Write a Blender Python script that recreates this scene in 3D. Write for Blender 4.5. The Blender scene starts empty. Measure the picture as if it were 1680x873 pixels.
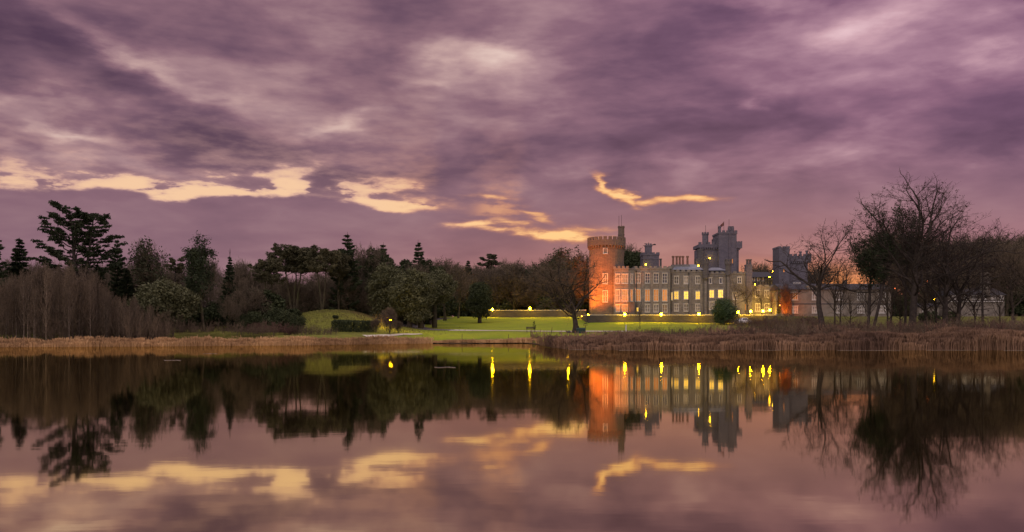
import bpy, math, random
import numpy as np
from mathutils import Vector, Matrix

# ------------------------------------------------------------------ camera, sky, sun, exposure
scene = bpy.context.scene
C = scene.collection
R = math.radians
F = 1455.0            # focal length in photo pixels (photo 1680 wide)
CX, HY = 840.0, 545.0 # principal column, horizon row
CAMZ = 1.86

cam_d = bpy.data.cameras.new("camera")
cam = bpy.data.objects.new("camera", cam_d)
C.objects.link(cam)
cam.location = (0, 0, CAMZ)
cam.rotation_euler = (R(90), 0, 0)
cam_d.sensor_width = 36
cam_d.lens = 36 * F / 1680
cam_d.shift_y = (HY - 436.5) / 1680
cam_d.clip_start = 0.5
cam_d.clip_end = 6000
scene.camera = cam

scene.view_settings.view_transform = 'Standard'
scene.view_settings.look = 'None'
scene.view_settings.exposure = 0.0
scene.view_settings.gamma = 1.0
scene.cycles.use_denoising = True
scene.cycles.max_bounces = 6
scene.cycles.diffuse_bounces = 2
scene.cycles.glossy_bounces = 3
scene.cycles.transmission_bounces = 2
scene.cycles.transparent_max_bounces = 8
scene.cycles.sample_clamp_indirect = 4.0

SUN_AZ, SUN_EL = 15.7, 3.0     # degrees right of the view axis, above the horizon


class NB:
    """small expression builder for shader node trees"""
    def __init__(s, tree):
        s.t = tree
    def node(s, typ, **kw):
        n = s.t.nodes.new(typ)
        for k, v in kw.items():
            setattr(n, k, v)
        return n
    def put(s, sock, v):
        if hasattr(v, 'is_output'):
            s.t.links.new(v, sock)
        elif v is not None:
            if isinstance(v, (tuple, list)) and len(v) == 3 and sock.type == 'RGBA':
                v = (*v, 1)
            sock.default_value = v
    def m(s, op, a, b=None, c=None, clamp=False):
        n = s.node('ShaderNodeMath', operation=op, use_clamp=clamp)
        s.put(n.inputs[0], a)
        if b is not None: s.put(n.inputs[1], b)
        if c is not None: s.put(n.inputs[2], c)
        return n.outputs[0]
    def add(s, a, b): return s.m('ADD', a, b)
    def sub(s, a, b): return s.m('SUBTRACT', a, b)
    def mul(s, a, b): return s.m('MULTIPLY', a, b)
    def sm(s, x, a, b, lo=0.0, hi=1.0):
        n = s.node('ShaderNodeMapRange', interpolation_type='SMOOTHSTEP')
        s.put(n.inputs[0], x); s.put(n.inputs[1], a); s.put(n.inputs[2], b)
        s.put(n.inputs[3], lo); s.put(n.inputs[4], hi)
        return n.outputs[0]
    def mix(s, f, a, b, typ='MIX'):
        n = s.node('ShaderNodeMix', data_type='RGBA', blend_type=typ)
        s.put(n.inputs[0], f); s.put(n.inputs[6], a); s.put(n.inputs[7], b)
        return n.outputs[2]
    def noise(s, vec, scale, detail=4, rough=0.5, dist=0.0, col=False, lac=2.0):
        n = s.node('ShaderNodeTexNoise')
        if vec is not None: s.put(n.inputs['Vector'], vec)
        s.put(n.inputs['Scale'], scale); s.put(n.inputs['Detail'], detail)
        s.put(n.inputs['Roughness'], rough); s.put(n.inputs['Distortion'], dist)
        s.put(n.inputs['Lacunarity'], lac)
        return n.outputs[1 if col else 0]
    def xyz(s, x, y, z=0.0):
        n = s.node('ShaderNodeCombineXYZ')
        s.put(n.inputs[0], x); s.put(n.inputs[1], y); s.put(n.inputs[2], z)
        return n.outputs[0]
    def sep(s, v):
        n = s.node('ShaderNodeSeparateXYZ'); s.put(n.inputs[0], v)
        return n.outputs[0], n.outputs[1], n.outputs[2]
    def curve(s, x, pts, lo, hi):
        """piecewise curve of x over [lo,hi]; values 0..1"""
        n = s.node('ShaderNodeFloatCurve')
        s.put(n.inputs['Factor'], 1.0)
        xx = s.m('DIVIDE', s.sub(x, lo), hi - lo)
        s.put(n.inputs['Value'], xx)
        cm = n.mapping; cv = cm.curves[0]
        pts = [((px - lo) / (hi - lo), v) for px, v in pts]
        cv.points[0].location = pts[0]; cv.points[1].location = pts[-1]
        for p in pts[1:-1]: cv.points.new(*p)
        cm.update()
        return n.outputs[0]
    def ramp(s, x, stops):
        n = s.node('ShaderNodeValToRGB'); s.put(n.inputs[0], x)
        e = n.color_ramp.elements
        e[0].position, e[0].color = stops[0][0], (*stops[0][1], 1)
        e[1].position, e[1].color = stops[-1][0], (*stops[-1][1], 1)
        for p, c in stops[1:-1]:
            k = e.new(p); k.color = (*c, 1)
        return n.outputs[0]


def lin(r, g, b):
    f = lambda v: (v / 255 / 12.92) if v / 255 <= 0.04045 else ((v / 255 + 0.055) / 1.055) ** 2.4
    return (f(r), f(g), f(b))


def sky_angles(px, py):
    az = math.atan((px - CX) / F)
    return math.degrees(az), math.degrees(math.atan((HY - py) / F * math.cos(az)))


def build_world():
    w = bpy.data.worlds.new("World"); scene.world = w; w.use_nodes = True
    t = w.node_tree; t.nodes.clear()
    b = NB(t)
    D = b.node('ShaderNodeTexCoord').outputs['Generated']
    dx, dy, dz = b.sep(D)
    az0 = b.m('MULTIPLY', b.m('ARCTAN2', dx, dy), 57.2958)
    el0 = b.m('MULTIPLY', b.m('ARCSINE', dz), 57.2958)
    zz = b.add(b.m('MAXIMUM', dz, 0.0), 0.20)
    q = b.xyz(b.mul(b.m('DIVIDE', dx, zz), 1.0), b.m('DIVIDE', dy, zz), 0.0)
    # ragged edges: the angles are pushed about by noise before any cloud shape is read
    wr = b.noise(q, 2.2, 4, 0.5, col=True)
    wx, wy, _ = b.sep(wr)
    wr2 = b.noise(b.xyz(az0, b.mul(el0, 3.0), 3.0), 0.26, 5, 0.55, col=True)
    w2x, w2y, _ = b.sep(wr2)
    az = b.add(az0, b.add(b.mul(b.sub(wx, .5), 9.0), b.mul(b.sub(w2x, .5), 6.0)))
    el = b.add(el0, b.add(b.mul(b.sub(wy, .5), 2.6), b.mul(b.sub(w2y, .5), 2.2)))
    n1 = b.noise(q, 1.7, 4, 0.50, 0.5)
    n2 = b.noise(q, 4.5, 4, 0.50, 0.5)
    n3 = b.noise(b.xyz(az0, b.mul(el0, 3.6), 9.0), 0.38, 5, 0.56)
    # overall tone of the cloud deck
    tone = b.add(0.46, b.mul(b.sub(n1, .5), 1.25))
    tone = b.add(tone, b.mul(b.sub(n2, .5), 0.55))
    tone = b.add(tone, b.mul(b.sub(n3, .5), 0.30))
    blobs = [  # px, py, rx, ry, tilt(deg, + = down to the right), amount
        (40, 80, 190, 60, 12, -.46), (420, 40, 260, 42, 4, -.14), (1010, 110, 130, 55, 8, -.16),
        (560, 255, 300, 38, 5, -.13), (1420, 160, 260, 40, -6, -.13), (1200, 330, 300, 50, 0, -.04),
        (235, 96, 100, 20, 26, .40), (75, 165, 110, 16, -4, .26), (60, 205, 60, 14, 20, .20), (380, 118, 120, 24, 8, .20),
        (760, 98, 85, 24, 4, .36), (700, 140, 55, 15, 4, .25), (560, 205, 60, 12, -14, .26), (110, 222, 55, 10, 6, .26),
        (1395, 38, 110, 20, -4, .24), (1270, 2, 110, 12, 3, .26), (1600, 90, 60, 20, 10, .22),
        (900, 120, 130, 26, 12, .16), (1237, 171, 22, 12, 0, .26), (850, 150, 60, 20, 10, .12), (400, 165, 120, 16, 8, .14),
        (180, 275, 190, 9, 4, .20), (1650, 40, 60, 30, 0, -.12), (1050, 220, 120, 24, 0, -.06),
    ]
    for px, py, rx, ry, tilt, amt in blobs:
        a0, e0 = sky_angles(px, py)
        k = 57.2958 / F
        ca, sa = math.cos(R(tilt)), math.sin(R(tilt))
        u = b.sub(az, a0); v = b.sub(el, e0)      # screen down = -el
        uu = b.m('DIVIDE', b.sub(b.mul(u, ca), b.mul(v, sa)), rx * k)
        vv = b.m('DIVIDE', b.add(b.mul(u, sa), b.mul(v, ca)), ry * k)
        r2 = b.add(b.mul(uu, uu), b.mul(vv, vv))
        g = b.m('EXPONENT', b.mul(r2, -0.7))
        tone = b.add(tone, b.mul(g, amt))
    # quiet, evenly grey deck low over the trees
    low = b.sm(el0, 7.2, 10.5, .84, 0.0)
    tone = b.m('ADD', b.mul(tone, b.sub(1.0, b.mul(low, .86))), b.mul(low, .415))
    col = b.ramp(tone, [(0.05, lin(82, 58, 80)), (0.28, lin(108, 79, 98)), (0.46, lin(136, 101, 115)),
                        (0.64, lin(165, 130, 136)), (0.80, lin(198, 164, 160)), (0.96, lin(228, 200, 188))])
    # hue across the sky: greyer and bluer at left, violet at upper right, warm over the horizon in the middle
    right = b.sm(az0, -8.0, 24.0)
    upp = b.sm(el0, 3.0, 14.0)
    col = b.mix(b.mul(b.mul(right, upp), 1.0), col, b.mix(1.0, col, (1.03, .93, 1.17), 'MULTIPLY'))
    warm = b.m('EXPONENT', b.mul(b.m('POWER', b.m('DIVIDE', b.sub(az0, 7.0), 15.0), 2.0), -1.0))
    warm = b.mul(warm, b.sm(el0, 1.5, 9.0, 1.0, 0.0))
    col = b.mix(b.mul(warm, .9), col, b.mix(1.0, col, (1.55, 1.12, .80), 'MULTIPLY'))
    pink = b.mul(b.sm(az0, 10.0, 26.0), b.sm(el0, 1.0, 8.5, 1.0, 0.0))
    col = b.mix(pink, col, b.mix(1.0, col, (1.32, .95, 1.0), 'MULTIPLY'))
    # the lit gap under the deck: sharp lower edge, feathery top
    edge = [(-60, 325), (0, 314), (120, 316), (200, 318), (290, 331), (350, 324), (440, 322), (520, 324), (600, 338),
            (650, 348), (700, 349), (760, 356), (860, 352), (960, 350)]
    pts = []
    for px, py in edge:
        a0, e0 = sky_angles(px, py); pts.append((a0, e0 / 20.0))
    ec = b.mul(b.curve(az0, [(-40, pts[0][1])] + pts + [(40, pts[-1][1])], -40, 40), 20.0)
    pres = b.curve(az0, [(-40, .8), (-30, .8), (-26, .85), (-21, 1), (-15, 1), (-11, .9), (-7.5, 1), (-5.0, .7), (-3.6, .06), (-1.0, .4), (0.6, .25), (2.0, 0), (40, 0)], -40, 40)
    e1 = b.add(el0, b.add(b.mul(b.sub(w2y, .5), 1.0), b.mul(b.sub(n3, .5), .9)))
    above = b.sub(e1, ec)
    rag = b.add(b.mul(b.sub(n3, .5), 2.4), b.mul(b.sub(n2, .5), 1.6))
    thick = b.m('MAXIMUM', b.add(.62, b.mul(rag, 1.9)), .16)
    band = b.mul(b.sm(above, -.12, 0.42), b.sm(b.m('DIVIDE', above, thick), .2, 2.4, 1.0, 0.0))
    band = b.m('MULTIPLY', band, pres, clamp=True)
    veil = b.mul(b.mul(b.sm(above, 0.0, 0.3), b.m('EXPONENT', b.mul(above, -.42))), pres)
    veil = b.mul(veil, b.sm(b.add(b.mul(n3, .6), b.mul(n2, .4)), .40, .60, .12, .95))
    hot = None
    streaks = [(775, 366, 42, 6, -8, .95), (830, 366, 55, 5, 5, .7), (850, 377, 70, 5, 3, .95), (915, 384, 62, 7.5, 5, 1.3), (965, 389, 34, 4.5, 2, .9),
               (1002, 301, 20, 6, 42, .95), (1030, 324, 30, 7, 24, 1.15), (1088, 330, 40, 5, -3, .8), (1142, 326, 34, 4.5, -2, .8),
               (868, 350, 24, 6, 15, .5), (812, 324, 44, 5, 3, .5), (700, 330, 50, 8, 5, .5), (890, 362, 30, 5, 10, .45), (950, 376, 60, 5, 3, .45)]
    for px, py, rx, ry, tilt, amt in streaks:
        a0, e0 = sky_angles(px, py); k = 57.2958 / F
        ca, sa = math.cos(R(tilt)), math.sin(R(tilt))
        u = b.sub(b.add(az0, b.mul(b.sub(w2x, .5), 5.0)), a0); v = b.sub(b.add(el0, b.add(b.mul(b.sub(w2y, .5), .9), b.mul(b.sub(n2, .5), .5))), e0)
        uu = b.m('DIVIDE', b.sub(b.mul(u, ca), b.mul(v, sa)), rx * k)
        vv = b.m('DIVIDE', b.add(b.mul(u, sa), b.mul(v, ca)), ry * k)
        g = b.mul(b.m('EXPONENT', b.mul(b.add(b.mul(uu, uu), b.mul(vv, vv)), -0.8)), amt)
        hot = g if hot is None else b.m('MAXIMUM', hot, g)
    hot = b.mul(hot, b.sm(n3, .30, .62, .45, 1.25))
    gap = b.m('MAXIMUM', band, hot, clamp=True)
    gap = b.m('MULTIPLY', gap, b.sm(b.add(b.mul(n2, .55), b.mul(n3, .45)), .34, .56, .60, 1.12), clamp=True)
    glow = lin(252, 206, 158)
    glowr = b.mix(b.sm(az0, -12.0, 3.0), lin(246, 202, 162), lin(255, 205, 140))
    mid = b.mix(b.sm(az0, -14.0, 4.0), lin(206, 160, 150), lin(222, 146, 104))
    col = b.mix(b.m('MULTIPLY', veil, 1.0, clamp=True), col, mid)
    col = b.mix(b.sm(gap, .0, .75), col, mid)
    col = b.mix(b.sm(gap, .22, 1.12), col, glowr)
    # burning strip right on the horizon, to the right of the castle
    hz = b.mul(b.sm(b.add(el0, b.mul(b.sub(n3, .5), .8)), 2.6, 5.0, 1.0, 0.0), b.mul(b.sm(az0, 9.0, 16.5), b.sm(az0, 20.0, 27.0, 1.0, 0.0)))
    col = b.mix(b.mul(hz, .68), col, lin(250, 150, 62))
    # unseen deck overhead and behind the viewer, brightened as fill for castle and lawn
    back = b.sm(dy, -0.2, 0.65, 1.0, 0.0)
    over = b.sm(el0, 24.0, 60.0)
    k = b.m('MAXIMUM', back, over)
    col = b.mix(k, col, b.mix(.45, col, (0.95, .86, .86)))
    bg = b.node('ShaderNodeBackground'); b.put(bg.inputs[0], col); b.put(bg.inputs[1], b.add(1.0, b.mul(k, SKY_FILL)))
    # clear air behind the clouds
    sk = b.node('ShaderNodeTexSky', sky_type='NISHITA', sun_disc=False, sun_elevation=R(SUN_EL), sun_rotation=R(SUN_AZ))
    bg2 = b.node('ShaderNodeBackground'); b.put(bg2.inputs[0], sk.outputs[0]); b.put(bg2.inputs[1], 0.003)
    ad = b.node('ShaderNodeAddShader')
    t.links.new(bg.outputs[0], ad.inputs[0]); t.links.new(bg2.outputs[0], ad.inputs[1])
    out = b.node('ShaderNodeOutputWorld')
    t.links.new(ad.outputs[0], out.inputs[0])
    w.cycles.sampling_method = 'MANUAL'; w.cycles.sample_map_resolution = 512


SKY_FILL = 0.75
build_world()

fill_sun_d = bpy.data.lights.new("fill_sun", 'SUN')
fill_sun_d.energy = 0.5
fill_sun_d.angle = R(40)
fill_sun_d.color = (1.0, .90, .84)
fill_sun = bpy.data.objects.new("fill_sun", fill_sun_d); C.objects.link(fill_sun)
# added soft fill from the viewer's left rear; the sunset lies beyond the castle
_s = Vector((-.55, -.60, .58))
fill_sun.rotation_euler = (-_s).to_track_quat('-Z', 'Y').to_euler()
# ------------------------------------------------------------------ helpers
def tag(o, label=None, cat=None, group=None, kind=None):
    if label: o['label'] = label
    if cat: o['category'] = cat
    if group: o['group'] = group
    if kind: o['kind'] = kind
    return o


def empty(name, loc, rz=0.0, **kw):
    o = bpy.data.objects.new(name, None); C.objects.link(o)
    o.location = loc; o.rotation_euler = (0, 0, rz); o.empty_display_size = .5
    return tag(o, **kw)


def mesh_obj(name, V, Fq=None, Ft=None, mat=None, parent=None, smooth=False, link=True):
    me = bpy.data.meshes.new(name)
    V = np.asarray(V, dtype=np.float32).reshape(-1, 3)
    Fq = np.zeros((0, 4), int) if Fq is None or len(Fq) == 0 else np.asarray(Fq, int).reshape(-1, 4)
    Ft = np.zeros((0, 3), int) if Ft is None or len(Ft) == 0 else np.asarray(Ft, int).reshape(-1, 3)
    me.vertices.add(len(V)); me.vertices.foreach_set('co', V.ravel())
    loops = np.concatenate([Fq.ravel(), Ft.ravel()]).astype(np.int32)
    tot = np.concatenate([np.full(len(Fq), 4), np.full(len(Ft), 3)]).astype(np.int32)
    st = (np.cumsum(tot) - tot).astype(np.int32)
    me.loops.add(len(loops)); me.loops.foreach_set('vertex_index', loops)
    me.polygons.add(len(tot)); me.polygons.foreach_set('loop_start', st)
    me.polygons.foreach_set('loop_total', tot)
    me.polygons.foreach_set('use_smooth', np.full(len(tot), bool(smooth)))
    me.update(calc_edges=True); me.validate()
    if mat: me.materials.append(mat)
    o = bpy.data.objects.new(name, me)
    if link: C.objects.link(o)
    if parent: o.parent = parent
    return o


class MB:
    """collects boxes, prisms, tubes into one mesh"""
    def __init__(s): s.v = []; s.q = []; s.t = []; s.n = 0
    def raw(s, V, Q=(), T=()):
        for f in Q: s.q.append([i + s.n for i in f])
        for f in T: s.t.append([i + s.n for i in f])
        s.v.extend([tuple(p) for p in V]); s.n += len(V); return s
    def box(s, x0, x1, y0, y1, z0, z1):
        V = [(x0, y0, z0), (x1, y0, z0), (x1, y1, z0), (x0, y1, z0), (x0, y0, z1), (x1, y0, z1), (x1, y1, z1), (x0, y1, z1)]
        return s.raw(V, [(0, 3, 2, 1), (4, 5, 6, 7), (0, 1, 5, 4), (1, 2, 6, 5), (2, 3, 7, 6), (3, 0, 4, 7)])
    def prism(s, cx, cy, r0, z0, z1, n=8, r1=None, rot=None, cap=True, a0=0.0, a1=2 * math.pi):
        r1 = r0 if r1 is None else r1
        rot = math.pi / n if rot is None else rot
        V = []
        for z, r in ((z0, r0), (z1, r1)):
            for k in range(n):
                a = rot + 2 * math.pi * k / n
                V.append((cx + r * math.cos(a), cy + r * math.sin(a), z))
        Q = [(k, (k + 1) % n, n + (k + 1) % n, n + k) for k in range(n)]
        s.raw(V, Q)
        if cap:
            for z, r, up in ((z0, r0, 0), (z1, r1, 1)):
                V = [(cx, cy, z)] + [(cx + r * math.cos(rot + 2 * math.pi * k / n), cy + r * math.sin(rot + 2 * math.pi * k / n), z) for k in range(n)]
                T = [(0, 1 + k, 1 + (k + 1) % n) if up else (0, 1 + (k + 1) % n, 1 + k) for k in range(n)]
                s.raw(V, (), T)
        return s
    def bar(s, a, b_, r, n=5, r1=None):
        a = Vector(a); b_ = Vector(b_); d = (b_ - a).normalized(); r1 = r if r1 is None else r1
        u = d.cross(Vector((0, 0, 1)) if abs(d.z) < .9 else Vector((1, 0, 0))).normalized(); w = d.cross(u)
        V = [tuple(p + (u * math.cos(6.28318 * k / n) + w * math.sin(6.28318 * k / n)) * rr) for p, rr in ((a, r), (b_, r1)) for k in range(n)]
        s.raw(V, [(k, (k + 1) % n, n + (k + 1) % n, n + k) for k in range(n)])
        s.raw([tuple(b_)] + V[n:], (), [(0, 1 + k, 1 + (k + 1) % n) for k in range(n)])
        s.raw([tuple(a)] + V[:n], (), [(0, 1 + (k + 1) % n, 1 + k) for k in range(n)])
        return s
    def ball(s, c, r, n=10, m=6, sz=1.0):
        V = []; Q = []
        for j in range(m + 1):
            th = math.pi * j / m
            for k in range(n):
                V.append((c[0] + r * math.sin(th) * math.cos(6.28318 * k / n), c[1] + r * math.sin(th) * math.sin(6.28318 * k / n), c[2] + r * sz * math.cos(th)))
        for j in range(m):
            for k in range(n):
                Q.append((j * n + k, (j + 1) * n + k, (j + 1) * n + (k + 1) % n, j * n + (k + 1) % n))
        return s.raw(V, Q)
    def build(s, name, mat, parent=None, smooth=False, off=None):
        V = np.array(s.v, float)
        if off is not None: V = V - np.array(off, float)
        return mesh_obj(name, V, s.q, s.t, mat, parent, smooth)


def X(px, D): return (px - CX) / F * D
def Z(py, D): return CAMZ + (HY - py) / F * D


def mat(name, fn, rough=.8, spec=.2):
    m = bpy.data.materials.new(name); m.use_nodes = True
    t = m.node_tree; b = NB(t); p = t.nodes['Principled BSDF']
    p.inputs['Roughness'].default_value = rough
    p.inputs['Specular IOR Level'].default_value = spec
    fn(b, p); return m


def noisy(c0, c1, scale, detail=4, s2=None, c2=None, coord='Object', rnd=0.0, bump=0.0, lo=.35, hi=.65):
    def fn(b, p):
        tc = b.node('ShaderNodeTexCoord').outputs[coord]
        n = b.noise(tc, scale, detail, .6)
        c = b.mix(b.sm(n, lo, hi), c0, c1)
        if s2:
            c = b.mix(b.sm(b.noise(tc, s2, 3, .5), .45, .7), c, c2)
        if rnd:
            r = b.node('ShaderNodeObjectInfo').outputs['Random']
            c = b.mix(1.0, c, b.ramp(r, [(0, (1 - rnd,) * 3), (1, (1 + rnd, 1 + rnd * .9, 1 + rnd * .7))]), 'MULTIPLY')
        b.put(p.inputs['Base Color'], c)
        if bump:
            bn = b.node('ShaderNodeBump'); bn.inputs['Strength'].default_value = bump
            b.put(bn.inputs['Height'], n); b.t.links.new(bn.outputs[0], p.inputs['Normal'])
    return fn


def emis(name, col, strength, base=(.8, .7, .5), var=None):
    def fn(b, p):
        b.put(p.inputs['Base Color'], base)
        c = col
        if var:
            tc = b.node('ShaderNodeTexCoord').outputs['Object']
            n = b.noise(tc, var[0], 3, .6)
            c = b.mix(b.sm(n, .3, .7), col, var[1])
        r = b.node('ShaderNodeObjectInfo').outputs['Random']
        if var: c = b.mix(1.0, c, b.ramp(r, [(0, (.55, .50, .42)), (1, (1.15, 1.12, 1.05))]), 'MULTIPLY')
        b.put(p.inputs['Emission Color'], c)
        p.inputs['Emission Strength'].default_value = strength
    return mat(name, fn, .5)


def stone(name, c0, c1, mortar, scale=1.0, stain=(.10, .09, .08)):
    def fn(b, p):
        tc = b.node('ShaderNodeTexCoord').outputs['Object']
        x, y, z = b.sep(tc)
        u = b.add(b.mul(x, 1.0), b.mul(y, .83))
        br = b.node('ShaderNodeTexBrick')
        b.put(br.inputs['Vector'], b.xyz(u, z, 0.0)); br.inputs['Scale'].default_value = scale
        br.inputs['Brick Width'].default_value = .75; br.inputs['Row Height'].default_value = .34
        br.inputs['Mortar Size'].default_value = .02
        b.put(br.inputs['Color1'], c0); b.put(br.inputs['Color2'], c1); b.put(br.inputs['Mortar'], mortar)
        n = b.noise(tc, .35, 6, .65); n2 = b.noise(tc, 2.5, 4, .7)
        v = b.noise(b.xyz(b.mul(u, 1.2), b.mul(z, .12), 0.0), 1.0, 4, .6)      # rain streaks
        c = b.mix(b.sm(n, .42, .72, 0, .55), br.outputs['Color'], stain)
        c = b.mix(b.sm(v, .5, .8, 0, .5), c, stain)
        c = b.mix(b.sm(n2, .3, .75, 0, .35), c, tuple(min(1, k * 1.35) for k in c0))
        b.put(p.inputs['Base Color'], c)
        bn = b.node('ShaderNodeBump'); bn.inputs['Strength'].default_value = .3
        b.put(bn.inputs['Height'], b.add(br.outputs['Fac'], b.mul(n2, -1.0))); b.t.links.new(bn.outputs[0], p.inputs['Normal'])
    return mat(name, fn, .9)


M = {}
M['stone'] = stone('castle_stone', (.205, .188, .170), (.135, .125, .117), (.095, .09, .085), 1.0, (.07, .06, .055))
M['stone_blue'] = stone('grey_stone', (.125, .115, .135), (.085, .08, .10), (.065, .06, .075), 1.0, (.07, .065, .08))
M['stone_tower'] = stone('tower_stone', (.155, .110, .080), (.10, .074, .058), (.07, .055, .045), 1.0, (.09, .08, .08))
M['stone_dark'] = stone('wall_stone', (.11, .10, .10), (.075, .07, .075), (.05, .045, .05), 1.3, (.04, .04, .03))
M['wall_dark'] = stone('boundary_stone', (.065, .058, .056), (.045, .04, .04), (.03, .028, .027), 1.3, (.03, .03, .02))
M['render_pale'] = mat('painted_render', noisy((.20, .175, .145), (.15, .13, .11), .6, 5, .25, (.11, .095, .08)), .85)
M['white'] = mat('white_paint', noisy((.55, .53, .50), (.42, .40, .38), 2.0), .6)
M['slate'] = mat('slate', noisy((.17, .185, .215), (.11, .12, .145), 2.5, 4, .5, (.22, .23, .26)), .45, .4)
M['slate_dark'] = mat('dark_slate', noisy((.05, .05, .06), (.035, .035, .04), 2.5), .6)
M['pot'] = mat('terracotta', noisy((.22, .12, .09), (.13, .075, .06), 3.0), .9)
M['black'] = mat('dark_metal', noisy((.02, .02, .022), (.035, .033, .03), 4.0), .5)
M['glass'] = mat('dark_glass', noisy((.03, .03, .035), (.07, .06, .06), .8), .12, .5)
M['curtain'] = mat('net_curtain', noisy((.27, .245, .22), (.10, .09, .09), 1.6, rnd=.55), .7)
M['lit'] = emis('window_lit_yellow', (1.0, .52, .03), 1.9, base=(.15, .10, .04), var=(1.4, (1.0, .72, .14)))
M['lit_warm'] = emis('window_lit_amber', (1.0, .25, .03), .66, base=(.06, .04, .02), var=(1.1, (1.0, .46, .16)))
M['lit_dim'] = emis('window_lit_dim', (1.0, .42, .14), .16, base=(.10, .085, .07), var=(1.3, (.7, .38, .16)))
M['lamp'] = emis('lamp_glass_yellow', (1.0, .56, .003), 300)
M['lamp_small'] = emis('lamp_glass_small', (1.0, .58, .01), 45)
M['lamp_orange'] = emis('lamp_glass_orange', (1.0, .15, .004), 4.5)
M['wood'] = mat('weathered_wood', noisy((.09, .07, .055), (.05, .04, .032), 5.0), .9)
M['bark'] = mat('bark', noisy((.060, .048, .038), (.034, .028, .024), 2.2, 5, rnd=.25), .95, .1)
M['bark_moss'] = mat('mossy_bark', noisy((.070, .060, .036), (.038, .032, .024), 1.2, 5, .6, (.06, .065, .025), rnd=.2), .95, .1)
M['bark_dark'] = mat('dark_bark', noisy((.052, .042, .036), (.032, .026, .023), 2.2, 5), .95, .1)
M['bark_birch'] = mat('pale_bark', noisy((.165, .130, .100), (.085, .068, .052), 1.5, 5, 4.0, (.05, .04, .035), rnd=.3), .9, .1)
M['twig'] = mat('twigs', noisy((.125, .094, .066), (.080, .060, .044), .7, rnd=.3), .95, .1)
M['twig_grey'] = mat('grey_twigs', noisy((.135, .108, .076), (.085, .070, .052), .5, rnd=.25), .95, .1)
M['twig_red'] = mat('reddish_twigs', noisy((.110, .062, .052), (.070, .042, .036), .7, rnd=.25), .95, .1)
M['needle'] = mat('needles', noisy((.020, .029, .014), (.036, .046, .022), .9, 4, rnd=.2), .8, .15)
M['ever'] = mat('evergreen_leaves', noisy((.060, .064, .030), (.082, .084, .038), .8, 5, rnd=.15), .7, .25)
M['pine'] = mat('pine_foliage', noisy((.055, .055, .030), (.085, .080, .044), .8, 5, rnd=.15), .8, .15)
M['holly'] = mat('holly_leaves', noisy((.030, .052, .018), (.050, .085, .026), 1.0, 5), .6, .3)
M['hedge'] = mat('hedge_leaves', noisy((.026, .036, .014), (.045, .055, .022), 1.0, 5), .8, .2)
M['ivy'] = mat('ivy_leaves', noisy((.028, .036, .016), (.05, .052, .024), 1.0, 5), .7, .2)
M['bronze'] = mat('withered_leaves', noisy((.045, .028, .020), (.028, .020, .016), 1.0, 5), .9, .1)
M['reed'] = mat('dry_reeds', noisy((.55, .34, .17), (.36, .22, .115), .25, 4, .06, (.28, .17, .09)), .9, .1)
M['undergrowth'] = mat('undergrowth_stalks', noisy((.120, .095, .050), (.080, .060, .040), .22, 4, .07, (.060, .045, .036)), .9, .1)
M['rough'] = mat('rough_grass', noisy((.190, .195, .045), (.130, .120, .040), .3, 4, .06, (.10, .075, .04)), .9, .1)
M['reed_dark'] = mat('brown_reeds', noisy((.27, .165, .105), (.165, .100, .068), .22, 4, .07, (.10, .062, .048)), .9, .1)
M['car'] = mat('white_car_paint', noisy((.75, .75, .76), (.68, .68, .70), 1.0), .25, .6)
M['rubber'] = mat('rubber', noisy((.02, .02, .02), (.03, .03, .03), 3.0), .9)
M['green_paint'] = mat('green_paint', noisy((.03, .055, .05), (.02, .04, .035), 2.0), .6)
M['flagcloth'] = mat('flag_cloth', noisy((.10, .03, .03), (.16, .08, .06), 1.5), .9)


def grass_fn(b, p):
    tc = b.node('ShaderNodeTexCoord').outputs['Object']
    x, y, z = b.sep(tc)
    n = b.noise(tc, .06, 5, .6); n2 = b.noise(tc, .5, 5, .7); n3 = b.noise(tc, 4.0, 4, .7)
    st = b.noise(b.xyz(b.mul(x, .05), b.mul(y, .5), 0.0), 1.0, 4, .6)
    c = b.mix(b.sm(n, .35, .65), (.195, .255, .018), (.295, .335, .024))
    c = b.mix(b.sm(n2, .45, .72, 0, .7), c, (.22, .225, .055))
    c = b.mix(b.sm(st, .5, .72, 0, .45), c, (.075, .125, .018))
    c = b.mix(b.sm(n3, .35, .8, 0, .4), c, (.06, .10, .02))
    # rough, browner ground away from the mown lawn
    rough = b.m('MAXIMUM', b.sm(x, -26.0, -13.0, 1.0, 0.0), b.sm(x, 30.0, 50.0))
    rc = b.mix(b.sm(n2, .35, .7), (.150, .150, .030), (.095, .080, .030))
    c = b.mix(b.mul(rough, .8), c, rc)
    c = b.mix(b.mul(b.sm(x, 40.0, 58.0), .45), c, (.035, .030, .014))
    # the wood's leaf-litter floor
    far = b.sm(b.add(y, b.mul(n, 20.0)), 236.0, 246.0)
    c = b.mix(far, c, (.045, .040, .022))
    bank = b.sm(b.add(z, b.mul(n2, .4)), .30, .62, 1.0, 0.0)
    c = b.mix(bank, c, (.060, .040, .026))
    b.put(p.inputs['Base Color'], c)
    bn = b.node('ShaderNodeBump'); bn.inputs['Strength'].default_value = .5; bn.inputs['Distance'].default_value = .15
    b.put(bn.inputs['Height'], b.add(n3, n2)); b.t.links.new(bn.outputs[0], p.inputs['Normal'])
M['grass'] = mat('grass', grass_fn, .95, .1)
M['tarmac'] = mat('tarmac', noisy((.16, .14, .15), (.11, .10, .105), .6, 5, .15, (.19, .17, .165)), .8)
M['gravel'] = mat('pale_gravel', noisy((.60, .55, .46), (.48, .44, .35), .8, 5), .9)
M['ice'] = mat('thin_ice', noisy((.28, .23, .21), (.17, .14, .13), 1.2, 5), .5)


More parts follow.
